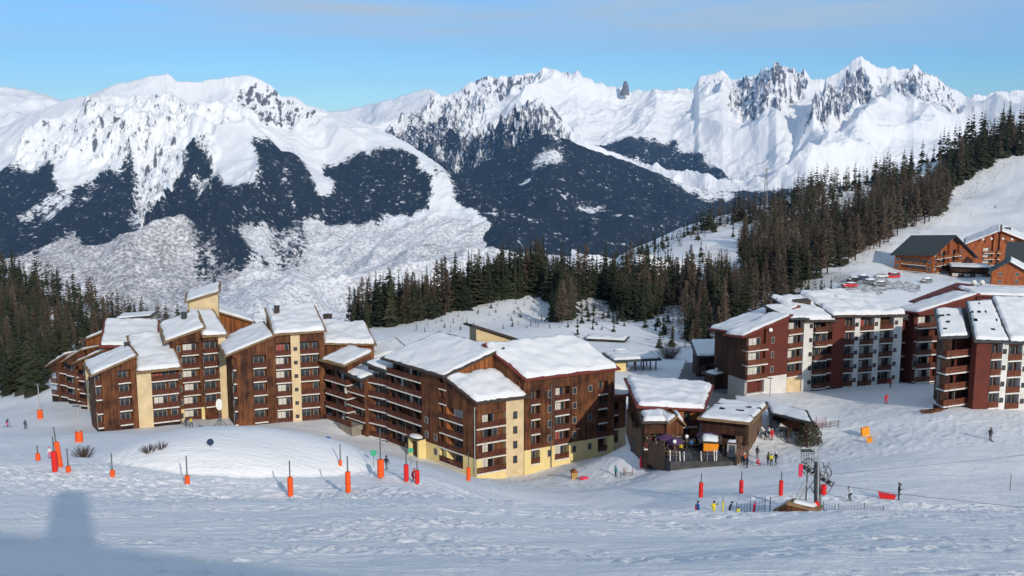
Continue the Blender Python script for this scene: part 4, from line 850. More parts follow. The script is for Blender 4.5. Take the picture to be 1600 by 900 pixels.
# ---------------------------------------------------------------- trees
def conifer(seed, lev=26, H=1.0, Rr=.19, br=9, droop=.35, low=.06, pw=.85, wid=.75):
    rg = random.Random(seed); m = MB()
    for i in range(lev):
        f = i / (lev - 1); z = low + (1 - low) * f ** .95
        r = Rr * max(.05, (1 - f)) ** pw * rg.uniform(.6, 1.15); nb = max(4, int(br * (1 - .45 * f)))
        a0 = rg.random() * 6.28
        for k in range(nb):
            a = a0 + 6.283 * k / nb + rg.uniform(-.25, .25); l = r * rg.uniform(.65, 1.2); w = l * wid * rg.uniform(.7, 1.2); dz = l * droop * rg.uniform(.5, 1.4)
            c_, s_ = math.cos(a), math.sin(a); zz = z + rg.uniform(-.015, .015)
            P0 = (0, 0, zz + .02); T = (c_ * l, s_ * l, zz - dz); L1 = (c_ * l * .6 - s_ * w * .5, s_ * l * .6 + c_ * w * .5, zz - dz * .75); R1 = (c_ * l * .6 + s_ * w * .5, s_ * l * .6 - c_ * w * .5, zz - dz * .75)
            M_ = (c_ * l * .55, s_ * l * .55, zz - dz * .2)
            m.add([P0, L1, T, R1, M_], [(0, 1, 4), (1, 2, 4), (2, 3, 4), (3, 0, 4)])
    return m
def larch(seed, n=210, Rr=.15):
    rg = random.Random(seed); m = MB()
    for i in range(n):
        f = rg.random() ** .9; z = .12 + .86 * f; r = Rr * (1 - f) ** .7 * rg.uniform(.4, 1.15) + .008; a = rg.random() * 6.28; c_, s_ = math.cos(a), math.sin(a)
        up = r * rg.uniform(.05, .6); w = .006 + r * .09
        m.add([(0, 0, z), (c_ * r * .6 - s_ * w, s_ * r * .6 + c_ * w, z + up * .4), (c_ * r, s_ * r, z + up), (c_ * r * .6 + s_ * w, s_ * r * .6 - c_ * w, z + up * .4 - .01)], [(0, 1, 2, 3)])
        for q in range(2):
            t_ = rg.uniform(.3, .9); b = a + rg.choice([-1, 1]) * rg.uniform(.5, 1.1); l2 = r * .45
            p = (c_ * r * t_, s_ * r * t_, z + up * t_ * .8); e = (p[0] + math.cos(b) * l2, p[1] + math.sin(b) * l2, p[2] + rg.uniform(-.02, .03))
            m.add([p, e, (p[0] + .3 * (e[0] - p[0]), p[1] + .3 * (e[1] - p[1]), p[2] - .018)], [(0, 1, 2)])
    return m
PT = []
for k in range(6): me = conifer(50 + k, lev=[26, 24, 26, 20, 18, 20][k], Rr=[.19, .17, .21, .22, .25, .20][k], pw=[.85, .9, .8, .50, .42, .38][k], droop=[.4, .45, .35, .15, .05, .1][k], low=[.06, .05, .04, .12, .2, .16][k]).mesh('crown'); me.materials.append(MATS['needle']); PT.append(me)
LT = []
for k in range(3): me = larch(80 + k).mesh('crown'); me.materials.append(MATS['larch_twig']); LT.append(me)
m = MB(); m.tube((0, 0, -.06), (0, 0, .55), .014, .008, 6); m.tube((0, 0, .55), (0, 0, .97), .008, .002, 5); trunk_me = m.mesh('trunk'); trunk_me.materials.append(MATS['bark'])
def scatter(poly, n, sep, seed, keep=None, y0=180):
    rg = np.random.RandomState(seed); p = np.array(poly, float); lo = p.min(0); hi = p.max(0); pts = []
    tries = 0; cell = {}
    while len(pts) < n and tries < n * 60:
        tries += 1; q = lo + (hi - lo) * rg.rand(2)
        if not inpoly(q[0], q[1], poly): continue
        if keep and any(inpoly(q[0], q[1], kp) for kp in keep): continue
        c_ = (int(q[0] // sep), int(q[1] // (sep * .5))); bad = False
        for i in (-1, 0, 1):
            for j in (-1, 0, 1):
                for o_ in cell.get((c_[0] + i, c_[1] + j), ()):
                    if abs(o_[0] - q[0]) < sep and abs(o_[1] - q[1]) < sep * .5 and math.hypot(o_[0] - q[0], 2 * (o_[1] - q[1])) < sep: bad = True
        if bad: continue
        cell.setdefault(c_, []).append(q); pts.append(q)
    pts = np.array(pts); return Gmany(pts[:, 0], pts[:, 1], y0)
trees = []   # (kind, x, y, z, H, region)
def plantr(poly, n, sep, seed, share, H, region, keep=None, y0=180):
    x, y, z = scatter(poly, n, sep, seed, keep, y0); rg = random.Random(seed)
    for a, b, c_ in zip(x, y, z):
        sh = share(*to_px(a, b, c_)) if callable(share) else share
        k = 'pine' if rg.random() < sh else 'larch'
        trees.append((k, a, b, c_, (H(*to_px(a, b, c_)) if callable(H) else H) * rg.choice([.45, .65, .8, .9, 1, 1, 1.1, 1.3]) * rg.uniform(.9, 1.1), region))
RIDGE = [(1085, 362), (1100, 352), (1160, 337), (1250, 307), (1350, 286), (1450, 253), (1530, 227), (1600, 214), (1640, 205), (1640, 235), (1570, 250), (1545, 262), (1500, 290), (1482, 318), (1470, 345), (1410, 362), (1385, 385), (1310, 420), (1270, 440), (1230, 460), (1160, 452), (1152, 400), (1185, 350), (1150, 352), (1110, 366)]
plantr(RIDGE, 1050, 5.6, 1, lambda u, v: .75 if v < 300 or (u < 1250 and v < 345) else .30, lambda u, v: 13.5 + 6 * min(1, max(0, (u - 1250) / 250)), 'on the right ridge', keep=[[(1285, 345), (1300, 318), (1360, 290), (1375, 300), (1350, 335), (1310, 355)], [(1185, 340), (1205, 330), (1200, 352)], [(1430, 262), (1480, 250), (1470, 285), (1420, 300)]])
plantr([(950, 408), (1030, 382), (1110, 352), (1150, 352), (1080, 372), (1000, 405)], 44, 7, 2, .8, 8, 'on the right ridge')
plantr([(1090, 360), (1150, 350), (1140, 430), (1090, 440), (980, 420)], 26, 10, 3, .55, 8, 'on the open snow slope in the middle')
MIDW = [(560, 500), (600, 497), (640, 490), (700, 478), (760, 455), (830, 433), (855, 436), (880, 450), (905, 450), (1000, 446), (1090, 462), (1150, 460), (1150, 500), (1060, 478), (1000, 505), (980, 500), (940, 468), (905, 470), (890, 505), (860, 505), (870, 480), (840, 458), (760, 474), (700, 490), (650, 504), (600, 512)]
plantr([(540, 508), (600, 500), (640, 495), (700, 488), (760, 464), (800, 452), (850, 442), (852, 458), (760, 474), (700, 492), (640, 506), (560, 516)], 130, 6, 14, .75, 13.5, 'in the wood behind the village')
plantr(MIDW, 460, 6.0, 4, lambda u, v: .72 if u < 1050 else .45, 12.5, 'in the wood behind the village')
plantr([(1080, 455), (1160, 440), (1250, 455), (1230, 490), (1160, 520), (1090, 530), (1060, 500)], 70, 8, 5, .25, 11, 'in the wood behind the village')
plantr([(880, 520), (1000, 500), (1060, 520), (900, 525)], 9, 10, 6, .8, 5, 'on the shaded bank behind the shelter')
LEFTW = [(-40, 392), (0, 417), (100, 455), (200, 491), (275, 510), (290, 530), (200, 540), (130, 545), (100, 560), (60, 585), (-40, 600)]
plantr(LEFTW, 520, 6.0, 7, lambda u, v: .75 if u < 90 or v < 470 else .42, lambda u, v: 13.5 - 4.5 * min(1, max(0, (u - 60) / 180)), 'on the wooded left hillside', keep=[[(15, 430), (50, 445), (120, 470), (115, 490), (60, 462), (10, 440)], [(70, 500), (95, 490), (92, 530), (80, 530)]])
plantr([(-30, 590), (75, 583), (72, 607), (60, 618), (-30, 622)], 30, 8, 8, 1.0, 14.5, 'at the edge of the piste on the left', y0=150)
plantr([(640, 520), (700, 498), (770, 482), (845, 468), (895, 500), (890, 515), (760, 515), (700, 520)], 60, 9, 15, .6, 2.2, 'on the bright snow bank behind the central roof')
plantr([(1060, 498), (1152, 498), (1150, 540), (1120, 545), (1075, 535)], 34, 8, 16, .35, 10.5, 'in front of the dark chalet wood')
plantr([(890, 478), (960, 478), (985, 505), (900, 512)], 22, 8, 17, .8, 5, 'on the shaded bank behind the shelter')
plantr([(1160, 452), (1300, 452), (1290, 475), (1170, 490)], 40, 7, 18, .4, 4.5, 'behind the roof of the red gabled house')
plantr([(1035, 500), (1085, 520), (1085, 545), (1030, 545)], 20, 7, 19, .5, 5.5, 'on the bank left of the dark chalet')
plantr([(1550, 300), (1600, 280), (1600, 340), (1500, 345)], 7, 14, 9, .8, 2.0, 'on the open piste by the chalets')
def inst(kind, x, y, z, H, rg, label, group):
    o = bpy.data.objects.new('pine_tree' if kind == 'pine' else 'larch_tree', None); C.objects.link(o); o.location = (x, y, z - .3); o.rotation_euler = (0, 0, rg.random() * 6.28)
    w = rg.uniform(.85, 1.2); o.scale = (H * w, H * w, H); o.empty_display_size = .1
    tag(o, label, 'tree', group)
    cr = link('crown', rg.choice((PT[2:] if 'ridge' in group else PT[:4]) if kind == 'pine' else LT), o); tk = link('trunk', trunk_me, o); return o
def small(me, N):
    v = np.array([t.co[:] for t in me.vertices]); f = [tuple(p.vertices) for p in me.polygons]; return v, f
def low(kind, seed):
    m = conifer(seed, lev=13, br=6, Rr=.2, wid=1.0, droop=.55) if kind == 'pine' else larch(seed, 70, .16); return m
for kind in ('pine', 'larch'):
    tt = [t for t in trees if t[0] == kind]; tt.sort(key=lambda t: -t[4] / t[2]); rg = random.Random(5)
    for t in tt[:290]:
        u_, v_ = to_px(t[1], t[2], t[3]); hp_ = t[4] / t[2] * 1600
        sz = 'very tall ' if hp_ > 75 else 'tall ' if hp_ > 52 else 'middle sized ' if hp_ > 36 else 'small '
        d = sz + ('dark green conifer ' if kind == 'pine' else 'bare brown larch ')
        if 'ridge' in t[5]: w_ = ('at the left end of the ridge' if u_ < 1150 else 'above the dark chalet' if u_ < 1220 else 'above the white columns' if u_ < 1300 else 'above the car park' if u_ < 1380 else 'above the chalet hotel' if u_ < 1470 else 'above the gabled chalet' if u_ < 1540 else 'at the right edge') + (', near the skyline' if v_ < 250 + (1600 - min(u_, 1600)) * .17 else ', halfway up' if v_ < 380 else ', at the wood foot')
        elif 'hillside' in t[5]: w_ = ('at the left picture edge' if u_ < 50 else 'above the left spruces' if u_ < 110 else 'above the stepped wing' if u_ < 180 else 'left of the cream roof tower' if u_ < 280 else 'behind the cream roof tower' if u_ < 350 else 'behind the big left block') + (', high on the hillside' if v_ < 450 else ', halfway down' if v_ < 510 else ', low on the hillside')
        elif 'wood behind' in t[5]: w_ = ('behind the corner block' if u_ < 640 else 'behind the central roof' if u_ < 760 else 'behind the right central wing' if u_ < 880 else 'above the buried cars' if u_ < 980 else 'above the restaurant' if u_ < 1080 else 'above the dark chalet' if u_ < 1150 else 'above the red gabled house') + (', in the back row' if v_ < 462 else ', in the middle' if v_ < 485 else ', in the front row')
        else: w_ = t[5]
        inst(*t[:5], rg, d + w_, ('dark conifers ' if kind == 'pine' else 'bare larches ') + t[5])
    rest = tt[290:]
    if rest:
        lows = [low(kind, 200 + q) for q in range(3)]; V_ = []; F_ = []; n0 = 0; tri = []
        for t in rest:
            lm = rg.choice(lows); v = np.array(lm.v); a = rg.random() * 6.28; R_ = np.array([[math.cos(a), -math.sin(a)], [math.sin(a), math.cos(a)]])
            v = v * np.array([t[4] * 1.05, t[4] * 1.05, t[4]]); v[:, :2] = v[:, :2] @ R_.T; v += np.array([t[1], t[2], t[3] - .3])
            V_.append(v); F_ += [tuple(i + n0 for i in f) for f in lm.f]; n0 += len(v)
        me = bpy.data.meshes.new('wood'); me.from_pydata(np.concatenate(V_).tolist(), [], F_); me.update(); me.materials.append(MATS['needle' if kind == 'pine' else 'larch_twig'])
        o = link('conifer_wood' if kind == 'pine' else 'larch_wood', me); tag(o, 'far dark conifers filling the woods on the hillsides' if kind == 'pine' else 'far brown larches filling the woods on the hillsides', 'wood', kind='stuff')
# bushes
def twigbush(px, py, w, h, label, mat='brown_twig', n=90):
    g = G(px, py); o = thing('bush', label, 'bush', g); rg = random.Random(int(px)); m = MB()
    for i in range(n):
        a = rg.random() * 6.28; r = w * rg.random() ** .5; z = h * rg.uniform(.5, 1) * (1 - .4 * (r / w) ** 2)
        b = (r * .2 * math.cos(a), r * .2 * math.sin(a), 0); e = (r * math.cos(a), r * math.sin(a), z); m.tube((b[0], b[1], -.2), e, .03, .012, 3)
        for q in range(3):
            t_ = rg.uniform(.45, .95); s0 = Vector(b).lerp(Vector(e), t_); m.tube(s0, s0 + Vector((rg.uniform(-.4, .4), rg.uniform(-.4, .4), rg.uniform(.05, .4))) * h * .35, .014, .008, 3)
    m.build('twigs', mat, o); return o
twigbush(131, 714, 1.5, 1.5, 'bare twiggy bush on the snow left of the mound')
twigbush(233, 706, 1.1, .9, 'low bare bush at the left foot of the snow mound', n=50)
twigbush(252, 702, .8, 1.0, 'sparse thin bush just right of the low bush by the mound', n=26)
twigbush(1045, 560, 3.6, 4.2, 'reddish leafless bush on the bank left of the dark chalet', n=200)
g = G(1263, 694); o = thing('bush', 'large brown green evergreen bush at the right end of the dark shelter', 'bush', g); m = MB(); rg = random.Random(3)
for i in range(1800):
    a = rg.random() * 6.28; r = 1.9 * rg.random() ** .4; f = rg.random(); z = 3.6 * f; r *= (1 - f ** 2) ** .5 + .1; s_ = .34
    p = Vector((r * math.cos(a), r * math.sin(a), z)); d = Vector((rg.uniform(-1, 1), rg.uniform(-1, 1), rg.uniform(-1, .6))) * s_; e = Vector((rg.uniform(-1, 1), rg.uniform(-1, 1), rg.uniform(-1, 1))) * s_
    m.add([p, p + d, p + e], [(0, 1, 2)])
m.build('foliage', 'wood_bush', o)
# ---------------------------------------------------------------- padded poles and other poles
def pole(px, pyb, pytop, pypad, label, mat='orange_pad', Y=None, wpx=None, lean=0, group='padded piste poles', name='padded_pole', padlow=None):
    g = G(px, pyb) if Y is None else P(px, pyb, Y)
    s_ = g[1] / 1600 / cp; H = (pyb - pytop) * s_; hp = (pyb - pypad) * s_
    o = thing(name, label, 'pole', g, 0, group)
    r = .24 if wpx is None else wpx * g[1] / 3200
    m = MB(); m.tube((0, 0, -.6), (lean, 0, H), .07, .06, 8); m.build('pole', 'pole_metal', o)
    m = MB(); n = 14; z0 = 0.03 if padlow is None else (pyb - padlow) * s_
    rings = [(z0, r * .86), (z0 + .08, r), (z0 + (hp - z0) * .3, r * 1.0), (z0 + (hp - z0) * .33, r * .93), (z0 + (hp - z0) * .36, r), (z0 + (hp - z0) * .66, r), (z0 + (hp - z0) * .69, r * .93), (z0 + (hp - z0) * .72, r), (hp - .06, r), (hp, r * .8)]
    vs = []
    for z, q in rings:
        for k in range(n): a = 6.283 * k / n; vs.append((q * math.cos(a) * (1 + .05 * math.sin(3 * a)) + lean * z / H, q * math.sin(a), z))
    fs = [(i * n + k, i * n + (k + 1) % n, (i + 1) * n + (k + 1) % n, (i + 1) * n + k) for i in range(len(rings) - 1) for k in range(n)] + [tuple(range(n - 1, -1, -1)), tuple(range((len(rings) - 1) * n, len(rings) * n))]
    m.add(vs, fs); m.build('pad', mat, o, None, False); return o
pole(59.5, 720, 695, 708, 'leftmost short orange padded pole, at the edge of the piste')
pole(86, 737, 679, 703, 'tall red padded pole, nearest of the cluster on the left crest', 'red_pad', wpx=9)
pole(95, 730, 664, 688, 'leaning orange padded pole right behind the tall red one on the left crest', lean=-.45, wpx=8)
pole(107, 738, 699, 728, 'slim pole with a short orange pad, rightmost of the left cluster')
pole(176, 745, 706, 734, 'slim pole with a short orange pad left of the snow mound')
pole(293, 757, 709, 742, 'slim pole with a short orange pad in front of the snow mound')
pole(454, 775, 716, 743, 'orange padded pole in front of the right half of the snow mound', wpx=9)
pole(544, 770, 709, 735, 'tall orange padded pole at the right foot of the snow mound', wpx=9)
pole(532, 728, 692, 718, 'small orange padded pole out on the snow right of the mound', wpx=5)
pole(595, 746, 664, 716, 'very tall green pole with an orange pad, left of the central house entrance', wpx=11)
pole(635, 752, 690, 724, 'tall green pole with a red padded foot below the entrance porch', 'red_pad', wpx=8)
pole(652, 756, 718, 734, 'short red padded pole beside the pole below the porch', 'red_pad', wpx=8)
pole(732, 751, 703, 729, 'orange padded lamp pole at the corner of the central house', wpx=7)
pole(1002, 731, 700, 713, 'pink padded pole left of the restaurant terrace', 'pink_pad', wpx=6)
pole(1095, 777, 737, 752, 'red padded pole on the piste, leftmost of the row before the restaurant', 'red_pad', wpx=7)
pole(1158, 771, 734, 749, 'red padded pole on the piste, middle of the row before the restaurant', 'red_pad', wpx=7)
pole(1220, 774, 734, 749, 'red padded pole on the piste, nearest to the lift', 'red_pad', wpx=7)
def lamp(px, pyb, pyt, label, pad=None, globes=0, name='street_lamp', arm=.9):
    g = G(px, pyb); s_ = g[1] / 1600 / cp; H = (pyb - pyt) * s_; o = thing(name, label, 'lamp post', g)
    m = MB(); m.tube((0, 0, -.5), (0, 0, H), .13, .08, 8); m.build('pole', 'steel_light', o)
    if globes:
        m = MB(); m.tube((-arm, 0, H - .1), (arm, 0, H - .1), .05); m.build('arm', 'steel', o)
        for q in (-arm, arm): m = MB(); m.ball((q, 0, H + .2), .36, n=12); m.build('globe', 'lamp_white', o, None, True)
    else:
        m = MB(); m.box(-.6, .35, -.18, .18, H - .05, H + .1); m.build('lamp_head', 'steel', o)
    if pad:
        m = MB(); r = .52; n = 14; z1 = (pyb - pad) * s_; vs = [(r * math.cos(6.283 * k / n), r * math.sin(6.283 * k / n), z) for z in (.05, z1) for k in range(n)]
        m.add(vs, [(k, (k + 1) % n, n + (k + 1) % n, n + k) for k in range(n)] + [tuple(range(n - 1, -1, -1)), tuple(range(n, 2 * n))]); m.build('pad', 'orange_pad', o)
    return o
lamp(63, 654, 598, 'grey lamp post with an orange padded foot beside the left spruces', 640)
lamp(124, 690, 632, 'grey lamp post with an orange padded foot in front of the stepped wing', 674)
lamp(1125, 606, 578, 'lamp post with two white globes at the dark court behind the restaurant', globes=1, arm=.75)
lamp(1203, 620, 590, 'slim lamp post in front of the white plinth of the red house')
g = P(1526, 470, 225); o = thing('street_lamp', 'lamp post with two big white globes behind the slanting roofs at the upper right', 'lamp post', g)
m = MB(); m.tube((0, 0, -3), (0, 0, 3.6), .12); m.build('pole', 'steel', o); m = MB(); m.tube((-.9, 0, 3.5), (.9, 0, 3.5), .06); m.build('arm', 'steel', o)
for q in (-.9, .9): m = MB(); m.ball((q, 0, 4.1), .62, n=12); m.build('globe', 'lamp_white', o, None, True)
for px, py, mt, lb in ((776, 701, 'green_disc', 'green round marker before the corner of the central house'), (846, 699, 'green_disc', 'green round marker before the right wing of the central house'), (699, 702, 'green_disc', 'green round marker between the porch and the house corner'), (642, 702, 'green_disc', 'green round marker left of the yellow porch'), (584, 706, 'green_disc', 'green round marker out on the snow left of the central house'), (445, 692, 'red_pad', 'red round marker behind the snow mound'), (513, 692, 'c_blue', 'blue round marker right of the red one behind the mound'), (329, 693, 'c_navy', 'dark blue round marker at the top of the snow mound')):
    g = G(px, py + 16, 128) if px in (445, 513) else G(px, py + 24) if px != 329 else G(px, py + 5); s_ = g[1] / 1600; o = thing('piste_marker', lb, 'marker', g, 0, 'round coloured markers of the beginner course')
    H = 24 * s_ if px != 329 else .5; m = MB(); m.tube((0, 0, -.3), (0, 0, H), .03); m.build('post', 'steel', o); m = MB(); m.tube((0, -.04, H), (0, .04, H), .36, n=14); m.build('disc', mt, o)
# ---------------------------------------------------------------- people
def body(pose):
    J = dict(pel=(0, 0, .95), ab=(0, 0, 1.12), ch=(0, 0, 1.34), nk=(0, 0, 1.50), hd=(0, -.01, 1.60), ht=(0, -.01, 1.72))
    L_ = dict(lh=(.10, 0, .90), lk=(.11, -.02, .50), la=(.12, .02, .10), lt=(.13, -.14, .05), rh=(-.10, 0, .90), rk=(-.11, -.02, .50), ra=(-.12, .02, .10), rt=(-.13, -.14, .05),
              ls=(.20, 0, 1.42), le=(.27, .03, 1.15), lw=(.27, -.08, .92), lf=(.27, -.11, .84), rs=(-.20, 0, 1.42), re=(-.27, .03, 1.15), rw=(-.27, -.08, .92), rf=(-.27, -.11, .84))
    J.update(L_)
    if pose == 'ski':
        J.update(pel=(0, .08, .80), ab=(0, .0, .98), ch=(0, -.10, 1.18), nk=(0, -.16, 1.33), hd=(0, -.22, 1.42), ht=(0, -.24, 1.54), lh=(.10, .06, .76), lk=(.14, -.16, .46), la=(.14, .02, .12), lt=(.14, -.14, .07), rh=(-.10, .06, .76), rk=(-.14, -.16, .46), ra=(-.14, .02, .12), rt=(-.14, -.14, .07),
                 ls=(.20, -.10, 1.26), le=(.33, -.16, 1.02), lw=(.32, -.42, .98), lf=(.31, -.49, .97), rs=(-.20, -.10, 1.26), re=(-.33, -.16, 1.02), rw=(-.32, -.42, .98), rf=(-.31, -.49, .97))
    if pose == 'walk':
        J.update(lk=(.10, -.20, .52), la=(.10, -.24, .10), lt=(.10, -.38, .07), rk=(-.10, .06, .50), ra=(-.10, .34, .16), rt=(-.10, .24, .05), le=(.27, .12, 1.18), lw=(.25, .16, .95), lf=(.25, .15, .87), re=(-.27, -.06, 1.16), rw=(-.25, -.25, 1.0), rf=(-.25, -.31, .95))
    if pose == 'reach':
        J.update(le=(.36, -.06, 1.30), lw=(.30, -.22, 1.55), lf=(.26, -.24, 1.63), re=(-.34, -.08, 1.25), rw=(-.22, -.30, 1.20), rf=(-.16, -.34, 1.20))
    if pose == 'sit':
        J.update(pel=(0, .1, .42), ab=(0, .08, .60), ch=(0, .05, .82), nk=(0, .03, .98), hd=(0, .0, 1.08), ht=(0, .0, 1.20), lh=(.1, .08, .40), lk=(.12, -.34, .45), la=(.12, -.36, .08), lt=(.12, -.5, .05), rh=(-.1, .08, .40), rk=(-.12, -.34, .45), ra=(-.12, -.36, .08), rt=(-.12, -.5, .05), ls=(.2, .05, .90), le=(.26, -.05, .66), lw=(.18, -.28, .58), lf=(.14, -.34, .58), rs=(-.2, .05, .90), re=(-.26, -.05, .66), rw=(-.18, -.28, .58), rf=(-.14, -.34, .58))
    rad = dict(pel=.155, ab=.15, ch=.175, nk=.065, hd=.10, ht=.085, lh=.105, lk=.075, la=.06, lt=.05, ls=.085, le=.06, lw=.045, lf=.04)
    names = list(J); E = [('pel', 'ab'), ('ab', 'ch'), ('ch', 'nk'), ('nk', 'hd'), ('hd', 'ht')]
    for s_ in 'lr': E += [('pel', s_ + 'h'), (s_ + 'h', s_ + 'k'), (s_ + 'k', s_ + 'a'), (s_ + 'a', s_ + 't'), ('ch', s_ + 's'), (s_ + 's', s_ + 'e'), (s_ + 'e', s_ + 'w'), (s_ + 'w', s_ + 'f')]
    me = bpy.data.meshes.new('tmp'); me.from_pydata([J[n] for n in names], [(names.index(a), names.index(b)) for a, b in E], []); o = bpy.data.objects.new('tmp', me); C.objects.link(o)
    o.modifiers.new('s', 'SKIN'); o.modifiers['s'].use_smooth_shade = True
    for i, n in enumerate(names):
        r_ = rad.get(n, rad.get('l' + n[1:], .06)); sv = me.skin_vertices[0].data[i]; sv.radius = (r_, r_ * .85); sv.use_root = (n == 'pel')
    ss = o.modifiers.new('u', 'SUBSURF'); ss.levels = 1; ss.render_levels = 1
    dg = bpy.context.evaluated_depsgraph_get(); out = bpy.data.meshes.new_from_object(o.evaluated_get(dg)); bpy.data.objects.remove(o)
    # face: nose, eyes
    idx = []
    jv = {n: Vector(J[n]) for n in names}
    for p in out.polygons:
        c_ = p.center; best = min(((c_ - jv[n]).length / (rad.get(n, rad.get('l' + n[1:], .06)) + .12), n) for n in names)[1]
        if best in ('hd', 'ht'): q = 3 if best == 'hd' else 3
        elif best in ('lt', 'rt', 'lf', 'rf') : q = 2
        elif best in ('la', 'ra'): q = 2
        elif best in ('lh', 'rh', 'lk', 'rk', 'pel'): q = 1
        else: q = 0
        idx.append(q)
    return out, idx, J
BODY = {}
def person(px, py, label, top, leg, pose='stand', rz=0, hs=1.0, helmet='c_black', skis=False, sticks=False, Y=None, z=None, group=None, loc=None):
    if pose not in BODY: BODY[pose] = body(pose)
    src, idx, J = BODY[pose]
    g = loc if loc is not None else (G(px, py) if Y is None else P(px, py, Y))
    me = src.copy(); me.materials.clear()
    for mt in (top, leg, 'c_black', 'skin'): me.materials.append(MATS[mt])
    me.polygons.foreach_set('material_index', idx); me.polygons.foreach_set('use_smooth', np.ones(len(idx), bool))
    o = link('person', me); o.location = g; o.rotation_euler = (0, 0, rz); o.scale = (hs,) * 3; tag(o, label, 'person', group)
    hd = Vector(J['ht']); m = MB(); m.ball(tuple(hd + Vector((0, .015, -.01))), .125, n=10, sc=(1, 1.1, .9)); m.build('helmet', helmet, o, None, True)
    hd = Vector(J['hd']); m = MB(); m.box(-.075, .075, -.135 + hd[1], -.09 + hd[1], hd[2] + .03, hd[2] + .085); m.build('goggles', 'glass', o)
    m = MB(); m.add([(-.015, hd[1] - .1, hd[2] + .02), (.015, hd[1] - .1, hd[2] + .02), (0, hd[1] - .135, hd[2] - .02), (0, hd[1] - .1, hd[2] - .03)], [(0, 1, 2), (0, 2, 3), (1, 3, 2)]); m.build('nose', 'skin', o)
    if skis:
        for s_ in (-1, 1): m = MB(); m.box(s_ * .14 - .05, s_ * .14 + .05, -.9, .75, .0, .03); m.hexa([(s_ * .14 - .05, -1.05, .1), (s_ * .14 + .05, -1.05, .1), (s_ * .14 + .05, -.9, .0), (s_ * .14 - .05, -.9, .0), (s_ * .14 - .05, -1.05, .12), (s_ * .14 + .05, -1.05, .12), (s_ * .14 + .05, -.9, .03), (s_ * .14 - .05, -.9, .03)]); m.build('ski', 'c_navy' if s_ else 'c_red', o)
    if sticks:
        for k in ('lf', 'rf'): h = Vector(J[k]); m = MB(); m.tube(h + Vector((0, 0, .08)), (h[0] * 1.15, h[1] + .25, .02), .012, n=4); m.build('ski_pole', 'c_grey', o)
    return o
pi = math.pi
person(11, 667, 'person in a dark jacket and pink trousers at the far left edge of the piste', 'c_navy', 'c_pink', 'ski', 1.4, helmet='c_black', skis=True, sticks=True)
person(40, 671, 'small dark figure standing alone on the piste below the left lamp post', 'c_navy', 'c_black', 'stand', .4)
person(78, 717, 'child in white and pink beside the cluster of padded poles', 'c_white', 'c_pink', 'stand', .5, hs=.75, helmet='c_pink')
person(299, 668, Y=G(299, 668, 150)[1], label='person in a yellow jacket at the foot of the tower block', top='c_yellow', leg='c_navy', pose='walk', rz=1.2, hs=1.1)
person(291, 667, Y=G(291, 667, 150)[1], label='dark dressed person left of the one in yellow by the tower block', top='c_navy', leg='c_black', pose='stand', rz=.3)
person(604, 736, 'person in black behind the very tall green pole', 'c_black', 'c_grey', 'walk', -.6)
person(645, 752, 'bending skier in red next to the short red padded pole', 'c_red', 'c_red', 'ski', 1.2, hs=.9, helmet='c_red')
person(962, 745, 'person in a turquoise jacket standing by the small wooden rail', 'c_teal', 'c_navy', 'stand', -1.0, helmet='c_navy')
person(975, 742, 'child in orange beside the person in turquoise', 'c_orange', 'c_grey', 'stand', -1.3, hs=.65)
person(1384, 632, 'skier in red coming down the narrow track below the white column house', 'c_red', 'c_red', 'ski', 0.1, hs=1.15, helmet='c_red', sticks=True)
person(1391, 606, 'person in dark red standing higher up at the top of the narrow track', 'c_red', 'c_black', 'stand', .1)
person(1547, 688, 'lone skier in black on the right piste below the red and white house', 'c_black', 'c_black', 'stand', .2, skis=True, sticks=True, hs=1.05)
person(1404, 781, 'person in black raising an arm beside the red rescue sled', 'c_black', 'c_black', 'reach', 1.2, hs=1.1)
person(1328, 781, 'skier in a white top and black trousers gliding right of the lift', 'c_white', 'c_black', 'ski', -1.2, hs=1.0, helmet='c_grey', skis=True, sticks=True)
person(1090, 808, 'person in blue half hidden behind the crest, leftmost of the beginners', 'c_blue', 'c_navy', 'stand', 2.0, Y=103)
person(1115, 808, 'person in a yellow jacket half hidden behind the crest', 'c_yellow', 'c_yellow', 'reach', .2, Y=103)
person(1140, 806, 'crouching person in navy behind the crest beside the yellow post', 'c_navy', 'c_black', 'ski', 1.2, Y=103)
person(1153, 810, 'child in yellow half hidden behind the crest near the blue net', 'c_yellow', 'c_yellow', 'stand', .2, hs=.7, Y=103)
